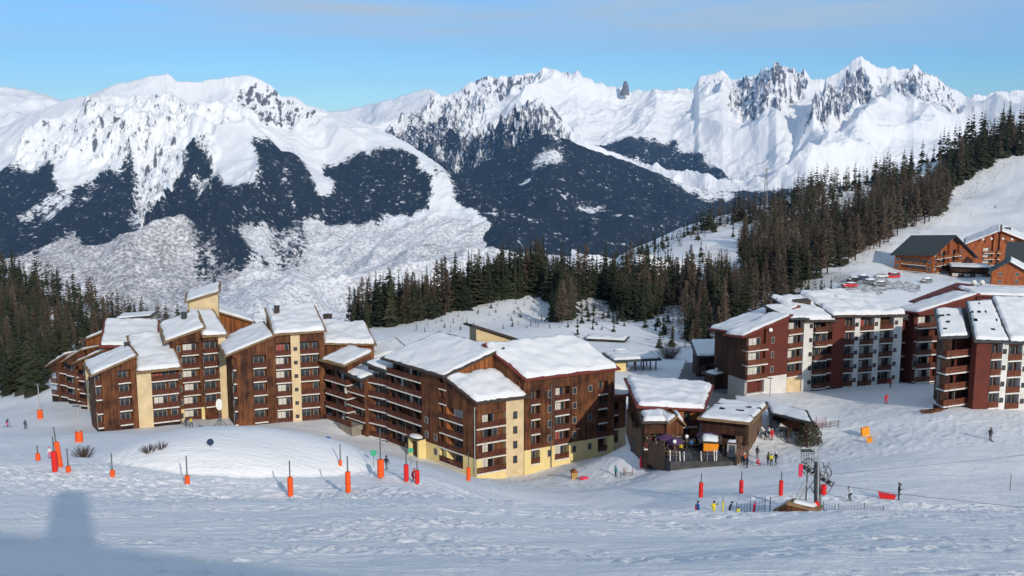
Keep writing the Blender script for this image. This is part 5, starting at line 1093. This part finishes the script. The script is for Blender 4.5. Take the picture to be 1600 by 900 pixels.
for px, py, t_, l_, lb, po in ((1157, 722, 'c_red', 'c_black', 'person in a red jacket at the left of the group waiting before the kiosk', 'stand'), (1163, 727, 'c_orange', 'c_black', 'person in an orange jacket right of the red jacket before the kiosk', 'stand'), (1160, 730, 'c_black', 'c_black', 'person in black in front of the orange jacket', 'walk'), (1167, 731, 'c_navy', 'c_black', 'tall dark dressed person at the right of the group before the kiosk', 'stand'),
        (1183, 716, 'c_black', 'c_black', 'person in black standing upright on the small snow heap', 'stand'), (1184, 728, 'c_red', 'c_red', 'person in red sitting in the snow below the one in black', 'sit'),
        (1200, 726, 'c_olive', 'c_black', 'person in olive at the left of the trio near the lift', 'stand'), (1205, 728, 'c_yellow', 'c_black', 'person in a yellow vest in the middle of the trio near the lift', 'stand'), (1212, 727, 'c_black', 'c_black', 'person in black with a grey hat at the right of the trio near the lift', 'walk'),
        (1189, 686, 'c_grey', 'c_black', 'person in grey waiting left of the dark shelter', 'stand'), (1196, 688, 'c_navy', 'c_black', 'person in navy waiting left of the red skier at the shelter', 'stand'), (1206, 688, 'c_red', 'c_red', 'broad figure in a bright red ski suit at the shelter', 'stand'), (1201, 684, 'c_white', 'c_black', 'person in a white top behind the red skier at the shelter', 'stand'),
        (1175, 684, 'c_teal', 'c_black', 'person in turquoise leaning at the right wall of the restaurant', 'stand'), (1178, 668, 'c_black', 'c_black', 'person in black higher up beside the restaurant wall', 'stand'), (1221, 685, 'c_black', 'c_grey', 'person in black in the left half of the shelter', 'stand'), (1228, 684, 'c_navy', 'c_black', 'person in navy in the middle of the shelter', 'stand'), (1235, 684, 'c_olive', 'c_olive', 'person in olive in the right half of the shelter', 'walk')):
    person(px, py, lb, t_, l_, po, rnd.uniform(-1.2, 1.2), hs=rnd.uniform(.95, 1.12), helmet=rnd.choice(['c_black', 'c_grey', 'c_white', 'c_red']))
# ---------------------------------------------------------------- cars
def car(px, py, rz, label, col, snow=0, Y=None, van=False, g=None, y0=22, group='parked cars of the village'):
    g = g if g is not None else (G(px, py, 150 if 400 < px < 480 else 22) if Y is None else P(px, py, Y)); o = thing('parked_car', label, 'car', g, rz, group)
    H = 1.95 if van else 1.45; Lg = 4.4; m = MB()
    prof = [(-2.2, .35), (-2.2, .85), (-1.3 if not van else -1.7, .98), (-.75 if not van else -1.2, H), (1.2 if not van else 2.0, H), (2.0 if not van else 2.18, .98), (2.2, .9), (2.2, .35)]
    vs = [(x, y * (1 if z < 1 else .86), z) for y in (-.86, .86) for x, z in prof]; n = len(prof)
    m.add(vs, [tuple(range(n)), tuple(range(2 * n - 1, n - 1, -1))] + [(i, n + i, n + (i + 1) % n, (i + 1) % n) for i in range(n)]); m.build('body', col, o)
    for s_ in (-1, 1):
        m = MB(); a = prof[2][0] + .15; b = prof[5][0] - .2; m.hexa([(a, s_ * .80 - .05, 1.02), (b, s_ * .80 - .05, 1.02), (b, s_ * .80 + .05, 1.02), (a, s_ * .80 + .05, 1.02), (prof[3][0] + .1, s_ * .745 - .05, H - .1), (prof[4][0] - .1, s_ * .745 - .05, H - .1), (prof[4][0] - .1, s_ * .745 + .05, H - .1), (prof[3][0] + .1, s_ * .745 + .05, H - .1)]); m.build('window', 'glass', o)
        for x in (-1.4, 1.4): m = MB(); m.tube((x, s_ * .70, .33), (x, s_ * .90, .33), .33, n=14); w_ = m.build('wheel', 'black', o); m = MB(); m.tube((x, s_ * .89, .33), (x, s_ * .915, .33), .19, n=10); m.build('rim', 'steel_light', w_)
        m = MB(); m.box(-2.23, -2.19, s_ * .62 - .15, s_ * .62 + .15, .62, .78); m.build('headlight', 'lamp_white', o)
    if snow:
        m = MB(); m.ball((.3, 0, H - .05), 1.0, n=14, sc=(1.45, .85, .16 + snow * .3)); m.ball((-1.6, 0, .95), .6, n=10, sc=(1.0, 1.3, .3)); sn = m.build('snow_cover', 'roof_snow', o, None, True)
    return o
for a in ((1376, 434, .3, 'white car parked left of the red van by the chalet hotel', 'c_white', 0), (1346, 437, .2, 'dark car under a thick snow cap in the car park', 'c_navy', 1), (1333, 440, .5, 'black car at the left end of the car park row', 'c_black', .3), (1360, 444, 2.9, 'grey car with a snow cap in the second row of the car park', 'c_grey', 1), (1327, 449, .1, 'red car at the left rim of the car park', 'c_red', .3), (1374, 447, .2, 'dark grey car at the right end of the second car park row', 'c_grey', .6),
          (967, 556, .2, 'snow buried car left of the other by the shelter', 'c_grey', 1), (1000, 560, .1, 'snow buried car behind the open shelter', 'c_navy', 1), (1447, 442, .6, 'grey car right of the chalet hotel', 'c_grey', 1)): car(*a)
car(1395, 435, .2, 'red van parked at the left corner of the chalet hotel', 'c_red', .1, van=True)
# ---------------------------------------------------------------- restaurant terrace
zT = P(1090, 712, 147)[2]
def tq(px, Y): return plan(px, Y, 700)
ter = bthing('terrace', 'dark planked terrace in front of the mountain restaurant', 'terrace', 0, 0)
m = MB(); poly = [tq(985, 157), tq(1040, 146), tq(1048, 144.3), tq(1150, 144.3), tq(1166, 148.5), tq(1095, 154), tq(1000, 156)]; prism(m, poly, zT - 3.5, lambda x, y: zT); m.build('deck', 'deck', ter)
fe = bthing('stake_fence', 'weathered stake fence along the left and front of the restaurant terrace', 'fence', 0, 0)
def stakes(pts, h0, h1, gap=.24, zb=zT, mat='fence_wood', root=None, seed=3):
    rg = random.Random(seed)
    for a, b in zip(pts[:-1], pts[1:]):
        m = MB(); d = b - a; n = max(2, int(np.hypot(*d) / gap)); e = d / np.hypot(*d); nn = np.array([-e[1], e[0]]) * .05
        for i in range(n):
            p = a + d * (i + .1) / n; q = a + d * (i + .85) / n; h = rg.uniform(h0, h1)
            prism(m, [p - nn, q - nn, q + nn, p + nn], zb - 2.2, lambda x, y: zb + h)
        m.build('fence_panel', mat, root)
stakes([tq(978, 166), tq(986, 157.5), tq(1012, 150), tq(1040, 145.8)], 1.2, 2.6, root=fe)
fe2 = bthing('stake_fence', 'stake fence at the right side of the restaurant terrace', 'fence', 0, 0)
stakes([tq(1150, 144), tq(1170, 148)], 1.0, 2.0, root=fe2, seed=5)
def parasol(px, Y, label, rad=1.7):
    p = tq(px, Y); o = thing('parasol', label, 'parasol', (p[0], p[1], zT), 0, 'purple parasols on the terrace'); m = MB(); m.tube((0, 0, 0), (0, 0, 2.5), .04); m.build('pole', 'steel', o)
    m = MB(); n = 8; vs = [(0, 0, 2.65)] + [(rad * math.cos(6.283 * k / n), rad * math.sin(6.283 * k / n), 2.05) for k in range(n)] + [(rad * math.cos(6.283 * k / n), rad * math.sin(6.283 * k / n), 1.85) for k in range(n)]
    m.add(vs, [(0, 1 + k, 1 + (k + 1) % n) for k in range(n)] + [(1 + k, 9 + k, 9 + (k + 1) % n, 1 + (k + 1) % n) for k in range(n)]); m.build('canopy', 'purple', o)
parasol(1040, 149.5, 'purple parasol at the left of the terrace by the porch', 1.5); parasol(1055, 147.5, 'purple parasol in the middle of the terrace', 1.3); parasol(1107, 150.5, 'wide purple parasol before the low wing of the restaurant', 2.0)
k = bthing('kiosk', 'small orange fronted kiosk with snow roof at the terrace edge', 'kiosk', 0, 0)
A = tq(1098, 147.5); B = tq(1124, 147.2); n_ = np.array([-(B - A)[1], (B - A)[0]]) / np.hypot(*(B - A)); q4 = [A, B, B + n_ * 2.4, A + n_ * 2.4]
m = MB(); prism(m, q4, zT - .3, lambda x, y: zT + 1.9); m.build('wall', 'timber_dark', k)
m = MB(); prism(m, [A - n_ * .06 + (B - A) * .05, B - n_ * .06 - (B - A) * .05, B - n_ * .003 - (B - A) * .05, A - n_ * .003 + (B - A) * .05], zT + .55, lambda x, y: zT + 1.75); m.build('shutter', 'yellow_orange', k)
roofslab('fascia', q4, lambda x, y: zT + 1.95 + .12 * (y - A[1]), 0, .12, (.3,) * 4, k, .4, seed=77)
k = bthing('kiosk', 'small grey ticket booth right of the orange kiosk', 'kiosk', 0, 0)
A = tq(1136, 146.5); B = tq(1151, 146.2); n_ = np.array([-(B - A)[1], (B - A)[0]]) / np.hypot(*(B - A)); q4 = [A, B, B + n_ * 1.6, A + n_ * 1.6]
m = MB(); prism(m, q4, zT - .3, lambda x, y: zT + 2.1); m.build('wall', 'grey_render', k); m = MB(); prism(m, [A - n_ * .04 + (B - A) * .2, B - n_ * .04 - (B - A) * .2, B - n_ * .003 - (B - A) * .2, A - n_ * .003 + (B - A) * .2], zT + .8, lambda x, y: zT + 1.8); m.build('window', 'glass', k)
roofslab('fascia', q4, lambda x, y: zT + 2.12, 0, .1, (.2,) * 4, k, .15, seed=78)
def rack(px0, px1, Y, label):
    a = tq(px0, Y); b = tq(px1, Y); o = thing('ski_rack', label, 'ski rack', (a[0], a[1], zT), math.atan2(*(b - a)[::-1]), 'ski racks at the terrace front'); w = float(np.hypot(*(b - a)))
    m = MB(); m.tube((0, 0, 1.0), (w, 0, 1.0), .05); m.tube((0, 0, .45), (w, 0, .45), .04)
    for i in range(6): x = w * i / 5; m.tube((x, 0, -.4), (x, 0, 1.0), .05)
    m.build('frame', 'pole_metal', o); rg = random.Random(px0)
    for i in range(11):
        x = w * (i + .5) / 11; m = MB(); l = rg.uniform(-.12, .12); z1 = rg.uniform(1.3, 1.65)
        m.hexa([(x - .06, -.22, .02), (x + .06, -.22, .02), (x + .06, -.17, .02), (x - .06, -.17, .02), (x - .06 + l, .10, z1), (x + .06 + l, .10, z1), (x + .06 + l, .15, z1), (x - .06 + l, .15, z1)])
        s_ = m.build('skis', rg.choice(['c_white', 'c_black', 'c_grey', 'c_white', 'c_black', 'c_navy']), None); s_.matrix_world = Matrix.Translation((a[0], a[1], zT)) @ Matrix.Rotation(math.atan2(*(b - a)[::-1]), 4, 'Z')
        tag(s_, 'skis leaning upright in the %s ski rack at the terrace front' % ('left' if px0 < 1080 else 'right'), 'skis', 'skis in the %s terrace rack' % ('left' if px0 < 1080 else 'right'))
rack(1046, 1080, 144.7, 'left ski rack full of upright skis at the terrace front'); rack(1095, 1127, 144.7, 'right ski rack full of skis below the orange kiosk')
def table(px, Y, label):
    p = tq(px, Y); o = thing('picnic_table', label, 'table', (p[0], p[1], zT), rnd.uniform(-.3, .3), 'tables on the restaurant terrace'); m = MB(); m.box(-.9, .9, -.4, .4, .72, .78); m.build('table_top', 'plank', o)
    for s_ in (-1, 1): m = MB(); m.box(-.9, .9, s_ * .75 - .14, s_ * .75 + .14, .42, .47); m.build('bench', 'plank', o); m = MB(); m.box(s_ * .7 - .05, s_ * .7 + .05, -.7, .7, 0, .719); m.build('leg', 'fence_wood', o)
for px, Y, w_ in ((1020, 152.2, 'picnic table at the left end of the terrace'), (1034, 148.6, 'picnic table near the left parasol'), (1052, 146.6, 'picnic table behind the left ski rack'), (1066, 151.5, 'picnic table before the porch gable'), (1085, 151.8, 'picnic table between porch and low wing'), (1118, 152.0, 'pale picnic table under the roof of the low wing')): table(px, Y, w_)
for px, Y, t_, lb in ((1017, 151, 'c_red', 'guest in red at the left end of the terrace'), (1026, 149.8, 'c_white', 'guest in white on the left part of the terrace'), (1036, 147.6, 'c_black', 'guest in black near the left parasol'), (1043, 147.0, 'c_navy', 'guest in navy standing at the terrace front corner'), (1047, 149.2, 'c_pink', 'guest in pink between the left and middle parasols'), (1060, 149.0, 'c_black', 'guest in black by the middle parasol'), (1072, 150.5, 'c_grey', 'guest in grey in front of the porch gable'), (1130, 146.2, 'c_black', 'person in black between kiosk and ticket booth'), (1112, 151, 'c_pink', 'guest in pink under the wide parasol'), (1023, 151.5, 'c_navy', 'guest in navy behind the one in white on the left terrace'), (1031, 150.6, 'c_olive', 'guest in olive between the left tables'), (1050, 151, 'c_red', 'guest in red below the porch gable'), (1064, 147.6, 'c_yellow', 'guest in yellow right of the left ski rack'), (1080, 149.5, 'c_blue', 'guest in blue on the open middle of the terrace'), (1088, 151.5, 'c_black', 'guest in black at the wall left of the low wing'), (1095, 150, 'c_white', 'guest in white left of the orange kiosk'), (1122, 150.4, 'c_teal', 'guest in turquoise behind the orange kiosk'), (1142, 149, 'c_orange', 'guest in orange behind the ticket booth')):
    p = tq(px, Y); person(0, 0, lb, t_, 'c_black', 'stand', rnd.uniform(-3, 3), loc=(p[0], p[1], zT))
def lantern(px, py, Y, lb):
    p = P(px, py, Y); o = thing('globe_lamp', lb, 'lamp', (p[0], p[1], zT), 0, 'globe lamps around the terrace'); m = MB(); m.tube((0, 0, 0), (0, 0, p[2] - zT), .04); m.build('pole', 'steel', o); m = MB(); m.ball((0, 0, p[2] - zT), .30, n=10); m.build('globe', 'lamp_white', o, None, True)
lantern(1012, 684, 151.5, 'round white lamp on the left stake fence'); lantern(1073, 682, 149, 'round white lamp in the middle of the terrace'); lantern(1054, 690, 146, 'white lamp above the left ski rack')
# ---------------------------------------------------------------- drag lift station
g0 = P(1280, 806, 101); S = 101 / 1600 / cp
lt = thing('ski_lift', 'grey steel drag lift station with wheels, ladder and gantry behind the crest', 'ski lift', g0)
def q_(px, py, dy=0): p = P(px, py, 101 + dy); return (p[0] - g0[0], p[1] - g0[1], p[2] - g0[2])
m = MB(); m.tube(q_(1278, 812), q_(1276, 722), .42, .30, 10); m.build('mast', 'steel', lt)
m = MB(); m.tube(q_(1278, 790, -.6), q_(1279, 706, -.6), .09); m.tube(q_(1279, 708, -.6), q_(1268, 702, -.6), .06); m.tube(q_(1279, 706, -.6), q_(1283, 702, -.6), .05); m.build('pole', 'steel_light', lt)
m = MB(); a = q_(1251, 702, -.4); b = q_(1273, 702, -.4); m.box(a[0], b[0], a[1] - .06, a[1] + .06, a[2] - .28, a[2]); m.build('sign_board', 'slate', lt)
m = MB()
for px in (1252, 1256, 1260, 1264, 1268, 1272): m.tube(q_(px, 706, -.4), q_(px, 726, -.4), .04, n=5)
for py in (708, 714, 720, 726): m.tube(q_(1251, py, -.4), q_(1273, py, -.4), .035, n=5); m.tube(q_(1251, py, 1.0), q_(1273, py, 1.0), .035, n=5)
for px in (1252, 1272):
    for py in (708, 726): m.tube(q_(px, py, -.4), q_(px, py, 1.0), .035, n=5)
m.build('platform_cage', 'steel', lt)
m = MB(); m.tube(q_(1250, 728, .2), q_(1300, 760, .2), .11); m.tube(q_(1256, 722, .2), q_(1302, 755, .2), .07)
for i in range(9): t_ = i / 8; m.tube(q_(1250 + 50 * t_, 728 + 32 * t_, .2), q_(1256 + 46 * min(1, t_ + .08), 722 + 33 * min(1, t_ + .08), .2), .04, n=5)
m.tube(q_(1262, 728, .2), q_(1258, 800, 0), .08); m.tube(q_(1266, 760), q_(1290, 800), .06); m.tube(q_(1258, 770), q_(1276, 745), .05); m.build('gantry', 'steel', lt)
for px, py, r_ in ((1264, 730, .85), (1291, 738, .6)):
    c_ = q_(px, py, -.2); m = MB(); m.ring(c_, (.25, -1, .35), r_, .07, 22)
    for k in range(6): a = 6.283 * k / 6; ax = Vector((.25, -1, .35)).normalized(); u = ax.orthogonal().normalized(); w_ = ax.cross(u); m.tube(c_, Vector(c_) + (u * math.cos(a) + w_ * math.sin(a)) * r_, .035, n=5)
    m.build('bull_wheel', 'steel', lt)
for t_ in (.15, .3, .45, .6, .75, .9):
    m = MB(); c_ = Vector(q_(1250 + 50 * t_, 725 + 32 * t_, .0)); m.tube(c_, c_ + Vector((0, .22, 0)), .2, n=12); m.build('pulley', 'black', lt)
m = MB(); a = Vector(q_(1242, 780)); b = Vector(q_(1256, 752)); d = Vector((.45, 0, 0))
m.tube(a, b, .05, n=5); m.tube(a + d, b + d, .05, n=5)
for i in range(9): p = a.lerp(b, (i + .5) / 9); m.tube(p, p + d, .035, n=4)
m.tube(a + Vector((-.3, 0, .7)), b + Vector((-.3, 0, .7)), .03, n=4); m.build('ladder', 'steel_light', lt)
m = MB(); m.tube(q_(1305, 752), q_(1296, 768), .04, n=5); m.tube(q_(1296, 768), q_(1284, 776), .04, n=5); m.tube(q_(1285, 722), q_(1296, 748), .06, n=5); m.tube(q_(1296, 722), q_(1285, 748), .05, n=5); m.build('guide_bar', 'steel', lt)
m = MB(); p = q_(1251, 735, -.5); m.box(p[0] - .2, p[0] + .2, p[1] - .06, p[1] + .06, p[2] - .65, p[2] + .65); m.build('banner', 'pink_pad', lt)
m = MB(); p = q_(1287, 765, -.7); m.tube((p[0], p[1], p[2] - .5), (p[0], p[1], p[2] + .5), .28, n=12); m.build('pad', 'red_pad', lt)
m = MB(); p = q_(1276, 795, -.8); m.box(p[0] - .2, p[0] + .2, p[1] - .1, p[1] + .1, p[2] - .8, p[2] + .8); m.build('pad', 'red_pad', lt)
for a, b, lb in ((P(1296, 741, 101), P(1760, 690, 124), 'upper haul cable running from the lift to the right edge'), (P(1300, 757, 101), P(1760, 806, 78), 'lower haul cable running from the lift towards the lower right')):
    m = MB(); a = Vector(a); b = Vector(b); N_ = 24; pr = None
    for i in range(N_ + 1):
        t_ = i / N_; p = a.lerp(b, t_); p.z -= .25 * 4 * t_ * (1 - t_)
        if pr is not None: m.tube(pr, p, .022, n=5)
        pr = p
    tag(m.build('lift_cable', 'steel'), lb, 'cable', 'haul cables of the lift')
# nets, sled, boards, rails
def net(name, pts, h, mat, label, Y=None, post=True):
    gs = [G(*p) if Y is None else P(p[0], p[1], Y) for p in pts]; o = thing(name, label, 'safety net', gs[0]); b0 = gs[0]; m = MB()
    for a, b in zip(gs[:-1], gs[1:]):
        n = max(3, int(np.linalg.norm(b - a) / .3))
        for i in range(n + 1): p = a + (b - a) * i / n - b0; m.tube((p[0], p[1], p[2] + .02), (p[0], p[1], p[2] + h), .018, n=3)
        for k in range(5): z = h * (k + .5) / 5; p, q = a - b0, b - b0; m.tube((p[0], p[1], p[2] + z), (q[0], q[1], q[2] + z), .022, n=3)
    m.build('netting', mat, o)
    for g in gs: p = g - b0; m = MB(); m.tube((p[0], p[1], p[2] - .3), (p[0], p[1], p[2] + h + .2), .04, n=6); m.build('post', 'pole_metal', o)
net('safety_net', [(1150, 803), (1172, 800), (1195, 796)], 1.1, 'net_blue', 'blue safety net running to the lift hut', Y=104)
net('safety_net', [(1286, 803), (1304, 808)], 1.2, 'net_blue', 'short blue safety net right of the lift mast', Y=102)
net('safety_net', [(1225, 655), (1240, 650)], 1.5, 'net_red', 'red safety net on the slope behind the shelter roof')
net('safety_net', [(1268, 676), (1275, 668), (1290, 667)], 1.6, 'net_red', 'bunched red safety net right of the evergreen bush')
net('safety_net', [(1310, 803), (1350, 801), (1380, 806)], .9, 'c_grey', 'thin grey net behind the crest right of the lift', Y=101)
g = G(1386, 779); o = thing('rescue_sled', 'red rescue sled lying on the piste beside the person in black', 'sled', g, -.25)
m = MB(); m.hexa([(-.8, -.3, .1), (.75, -.3, .1), (.75, .3, .1), (-.8, .3, .1), (-1.0, -.4, .62), (.9, -.4, .45), (.9, .4, .45), (-1.0, .4, .62)]); m.build('shell', 'red_pad', o); m = MB(); m.tube((.8, -.2, .4), (1.6, 0, .7), .03); m.tube((.8, .2, .4), (1.6, 0, .7), .03); m.build('handle', 'steel', o)
g = G(1352, 681); o = thing('mattress', 'big orange crash mat standing on the slope by the track', 'crash mat', g, .3); m = MB(); m.hexa([(-.7, -.2, .1), (.7, -.2, -.1), (.7, .2, -.1), (-.7, .2, .1), (-.75, -.1, 1.25), (.6, -.1, 1.4), (.6, .3, 1.4), (-.75, .3, 1.25)]); m.build('mat', 'yellow_orange', o)
g = G(1359, 691); o = thing('mattress', 'small yellow crash mat lying below the big orange one', 'crash mat', g, -.3); m = MB(); m.hexa([(-.4, -.25, .0), (.4, -.25, .0), (.4, .25, .0), (-.4, .25, .0), (-.5, -.1, .7), (.3, -.1, .85), (.3, .3, .85), (-.5, .3, .7)]); m.build('mat', 'yellow_orange', o)
g = G(897, 748); o = thing('play_house', 'little orange wooden play house on the snow by the central house', 'play house', g, .2); m = MB(); m.box(-.45, .45, -.4, .4, -.1, 1.1); m.build('wall', 'plank', o); m = MB(); m.hexa([(-.6, -.55, 1.1), (.6, -.55, 1.1), (.6, .55, 1.1), (-.6, .55, 1.1), (-.1, -.5, 1.55), (.1, -.5, 1.55), (.1, .5, 1.55), (-.1, .5, 1.55)]); m.build('roof', 'timber_orange', o)
g = G(912, 749); o = thing('sledge', 'crimson plastic sledge beside the little play house', 'sledge', g, .1); m = MB(); m.ball((0, 0, .2), .75, n=12, sc=(1.1, .6, .35)); m.build('shell', 'pink_pad', o, None, True)
g = G(978, 746); o = thing('rail', 'small wooden rail beside the person in turquoise', 'rail', g, .1); m = MB(); m.tube((-.8, 0, .7), (1.0, 0, .75), .05); m.tube((-.8, 0, .35), (1.0, 0, .38), .04); m.build('bar', 'fence_wood', o)
for x in (-.8, 1.0): m = MB(); m.tube((x, 0, -.3), (x, 0, 1.5 if x > 0 else .8), .05); m.build('post', 'fence_wood', o)
g = G(1128, 800 - 2) if False else P(1129, 806, 102); o = thing('marker_post', 'yellow padded post with a black tip among the beginners', 'post', g); m = MB(); m.tube((0, 0, -.3), (0, 0, 1.6), .09); m.build('pad', 'c_yellow', o); m = MB(); m.tube((0, 0, 1.6), (0, 0, 2.0), .04); m.build('tip', 'black', o)
g = P(1176, 808, 102); o = thing('marker_post', 'red banner post beside the blue safety net', 'post', g, .2); m = MB(); m.tube((0, 0, -.3), (.2, 0, 1.5), .14, .12); m.build('pad', 'pink_pad', o); m = MB(); m.tube((.2, 0, 1.5), (.25, 0, 1.8), .03); m.build('tip', 'black', o)
g = P(1203, 795, 102); o = thing('marker_post', 'thin black post left of the lift hut', 'post', g); m = MB(); m.tube((0, 0, -1), (0, 0, 1.3), .05); m.build('pole', 'black', o)
g = P(1086, 803, 104); o = thing('marker_post', 'short red flag post behind the leftmost beginner', 'post', g); m = MB(); m.tube((0, 0, -1), (0, 0, 1.1), .03); m.build('pole', 'black', o); m = MB(); m.box(.03, .3, -.01, .01, .4, 1.0); m.build('flag', 'net_red', o)
g = G(1578, 766); o = thing('marker_post', 'thin reddish post with a rope at the right edge of the piste', 'post', g); m = MB(); m.tube((0, 0, -.3), (0, 0, 1.9), .04); m.build('pole', 'timber', o); m = MB(); m.tube((0, 0, .9), (5, .3, .6), .02); m.build('rope', 'plank', o)
for px, py, h, lb in ((1272, 664, .9, 'dark wooden rail right of the evergreen bush'),):
    a, b = G(px, py + 8), G(px + 38, py + 3); o = thing('rail', lb, 'rail', a); m = MB(); d = b - a
    for z in (.35, .7, 1.0): m.tube((0, 0, z), (d[0], d[1], d[2] + z), .05)
    m.build('bar', 'fence_wood', o)
    for t_ in (0, .33, .66, 1): m = MB(); m.tube((d[0] * t_, d[1] * t_, d[2] * t_ - .4), (d[0] * t_, d[1] * t_, d[2] * t_ + 1.1), .06); m.build('post', 'fence_wood', o)
g = G(1452, 645); o = thing('log_pile', 'low pile of brown logs left of the red and white apartment house', 'log pile', g, .1); m = MB(); rg = random.Random(2)
for i in range(16): x = rg.uniform(-1.8, 1.0); z = .12 + .14 * (i % 3); y = rg.uniform(-.7, .7); m.tube((x, y, z), (x + rg.uniform(1.5, 2.4), y + rg.uniform(-.5, .5), z + rg.uniform(-.08, .1)), .10, n=6)
m.build('logs', 'timber', o)
g = G(345, 684, 132); o = thing('dish_mast', 'tall thin mast with a round white dish on splayed legs behind the mound', 'mast', g); s_ = g[1] / 1600 / cp; H = (684 - 629) * s_
m = MB(); m.tube((0, 0, -.3), (0, 0, H), .08); m.build('mast', 'steel', o)
for a in (-2.6, -1.2, 1.3, 2.7): m = MB(); m.tube((a, .5 * (-1) ** int(a), -.3), (0, 0, H * .6), .06); m.build('leg', 'steel', o)
m = MB(); m.tube((0, -.15, H), (0, .05, H), .95, n=20); di = m.build('dish', 'lamp_white', o); di.scale = (.55, 1, 1); di.location = (0, 0, -0.0)
# far lattice pylon on the ridge
g = G(1197, 322) if G(1197, 322) is not None else P(1197, 300, 900); g = P(1197, 283, 1100); o = thing('power_pylon', 'lattice power pylon on the far snow shoulder beyond the right ridge', 'pylon', (g[0], g[1], g[2] - 12)); m = MB()
for sx2 in (-1, 1):
    for sy2 in (-1, 1): m.tube((sx2 * 2.4, sy2 * 2.4, -25), (sx2 * .5, sy2 * .5, 26), .28, .2, 4)
for i in range(7): z = -6 + 4.6 * i; w = 2.2 - .25 * i; m.tube((-w, -w, z), (w, -w, z + 4), .15, n=4); m.tube((w, -w, z), (-w, -w, z + 4), .15, n=4)
for z in (16, 21, 25): m.tube((-4.5, 0, z), (4.5, 0, z), .25, n=4)
m.build('lattice', 'steel', o)
# unseen building added behind the viewpoint, shaped to shade the lower left slope
st = bthing('shadow_building', 'large dark unseen building with a tower, added behind the viewpoint to cast shade', 'building', 0, 0)
m = MB(); m.hexa([(-9, -20, -3), (16, -20, -3), (16, -12, -3), (-9, -12, -3), (-9, -20, 10.4), (16, -20, 5.6), (16, -12, 5.6), (-9, -12, 10.4)]); m.build('wall', 'timber_dark', st)
m = MB(); m.box(4.2, 6.3, -13.5, -12.1, 7.0, 14.0); m.build('tower', 'steel', st)
m = MB(); m.box(-9.5, 16.5, -21, -20.1, -3, 3); m.build('porch', 'timber', st)
# ---------------------------------------------------------------- haze over the valley
hb = MB(); hb.box(-17500, 17500, -260, 20500, -1900, 1550); hz = hb.build('haze', []); tag(hz, 'thin pale blue haze filling the valley air', 'haze', kind='stuff')
hm = bpy.data.materials.new('haze'); hm.use_nodes = True; t = hm.node_tree; t.nodes.clear(); out = t.nodes.new('ShaderNodeOutputMaterial'); pv = t.nodes.new('ShaderNodeVolumePrincipled')
pv.inputs['Color'].default_value = (.22, .50, 1.0, 1); pv.inputs['Density'].default_value = 2.2e-5; pv.inputs['Anisotropy'].default_value = 0.0
t.links.new(pv.outputs[0], out.inputs['Volume']); hz.data.materials.append(hm)
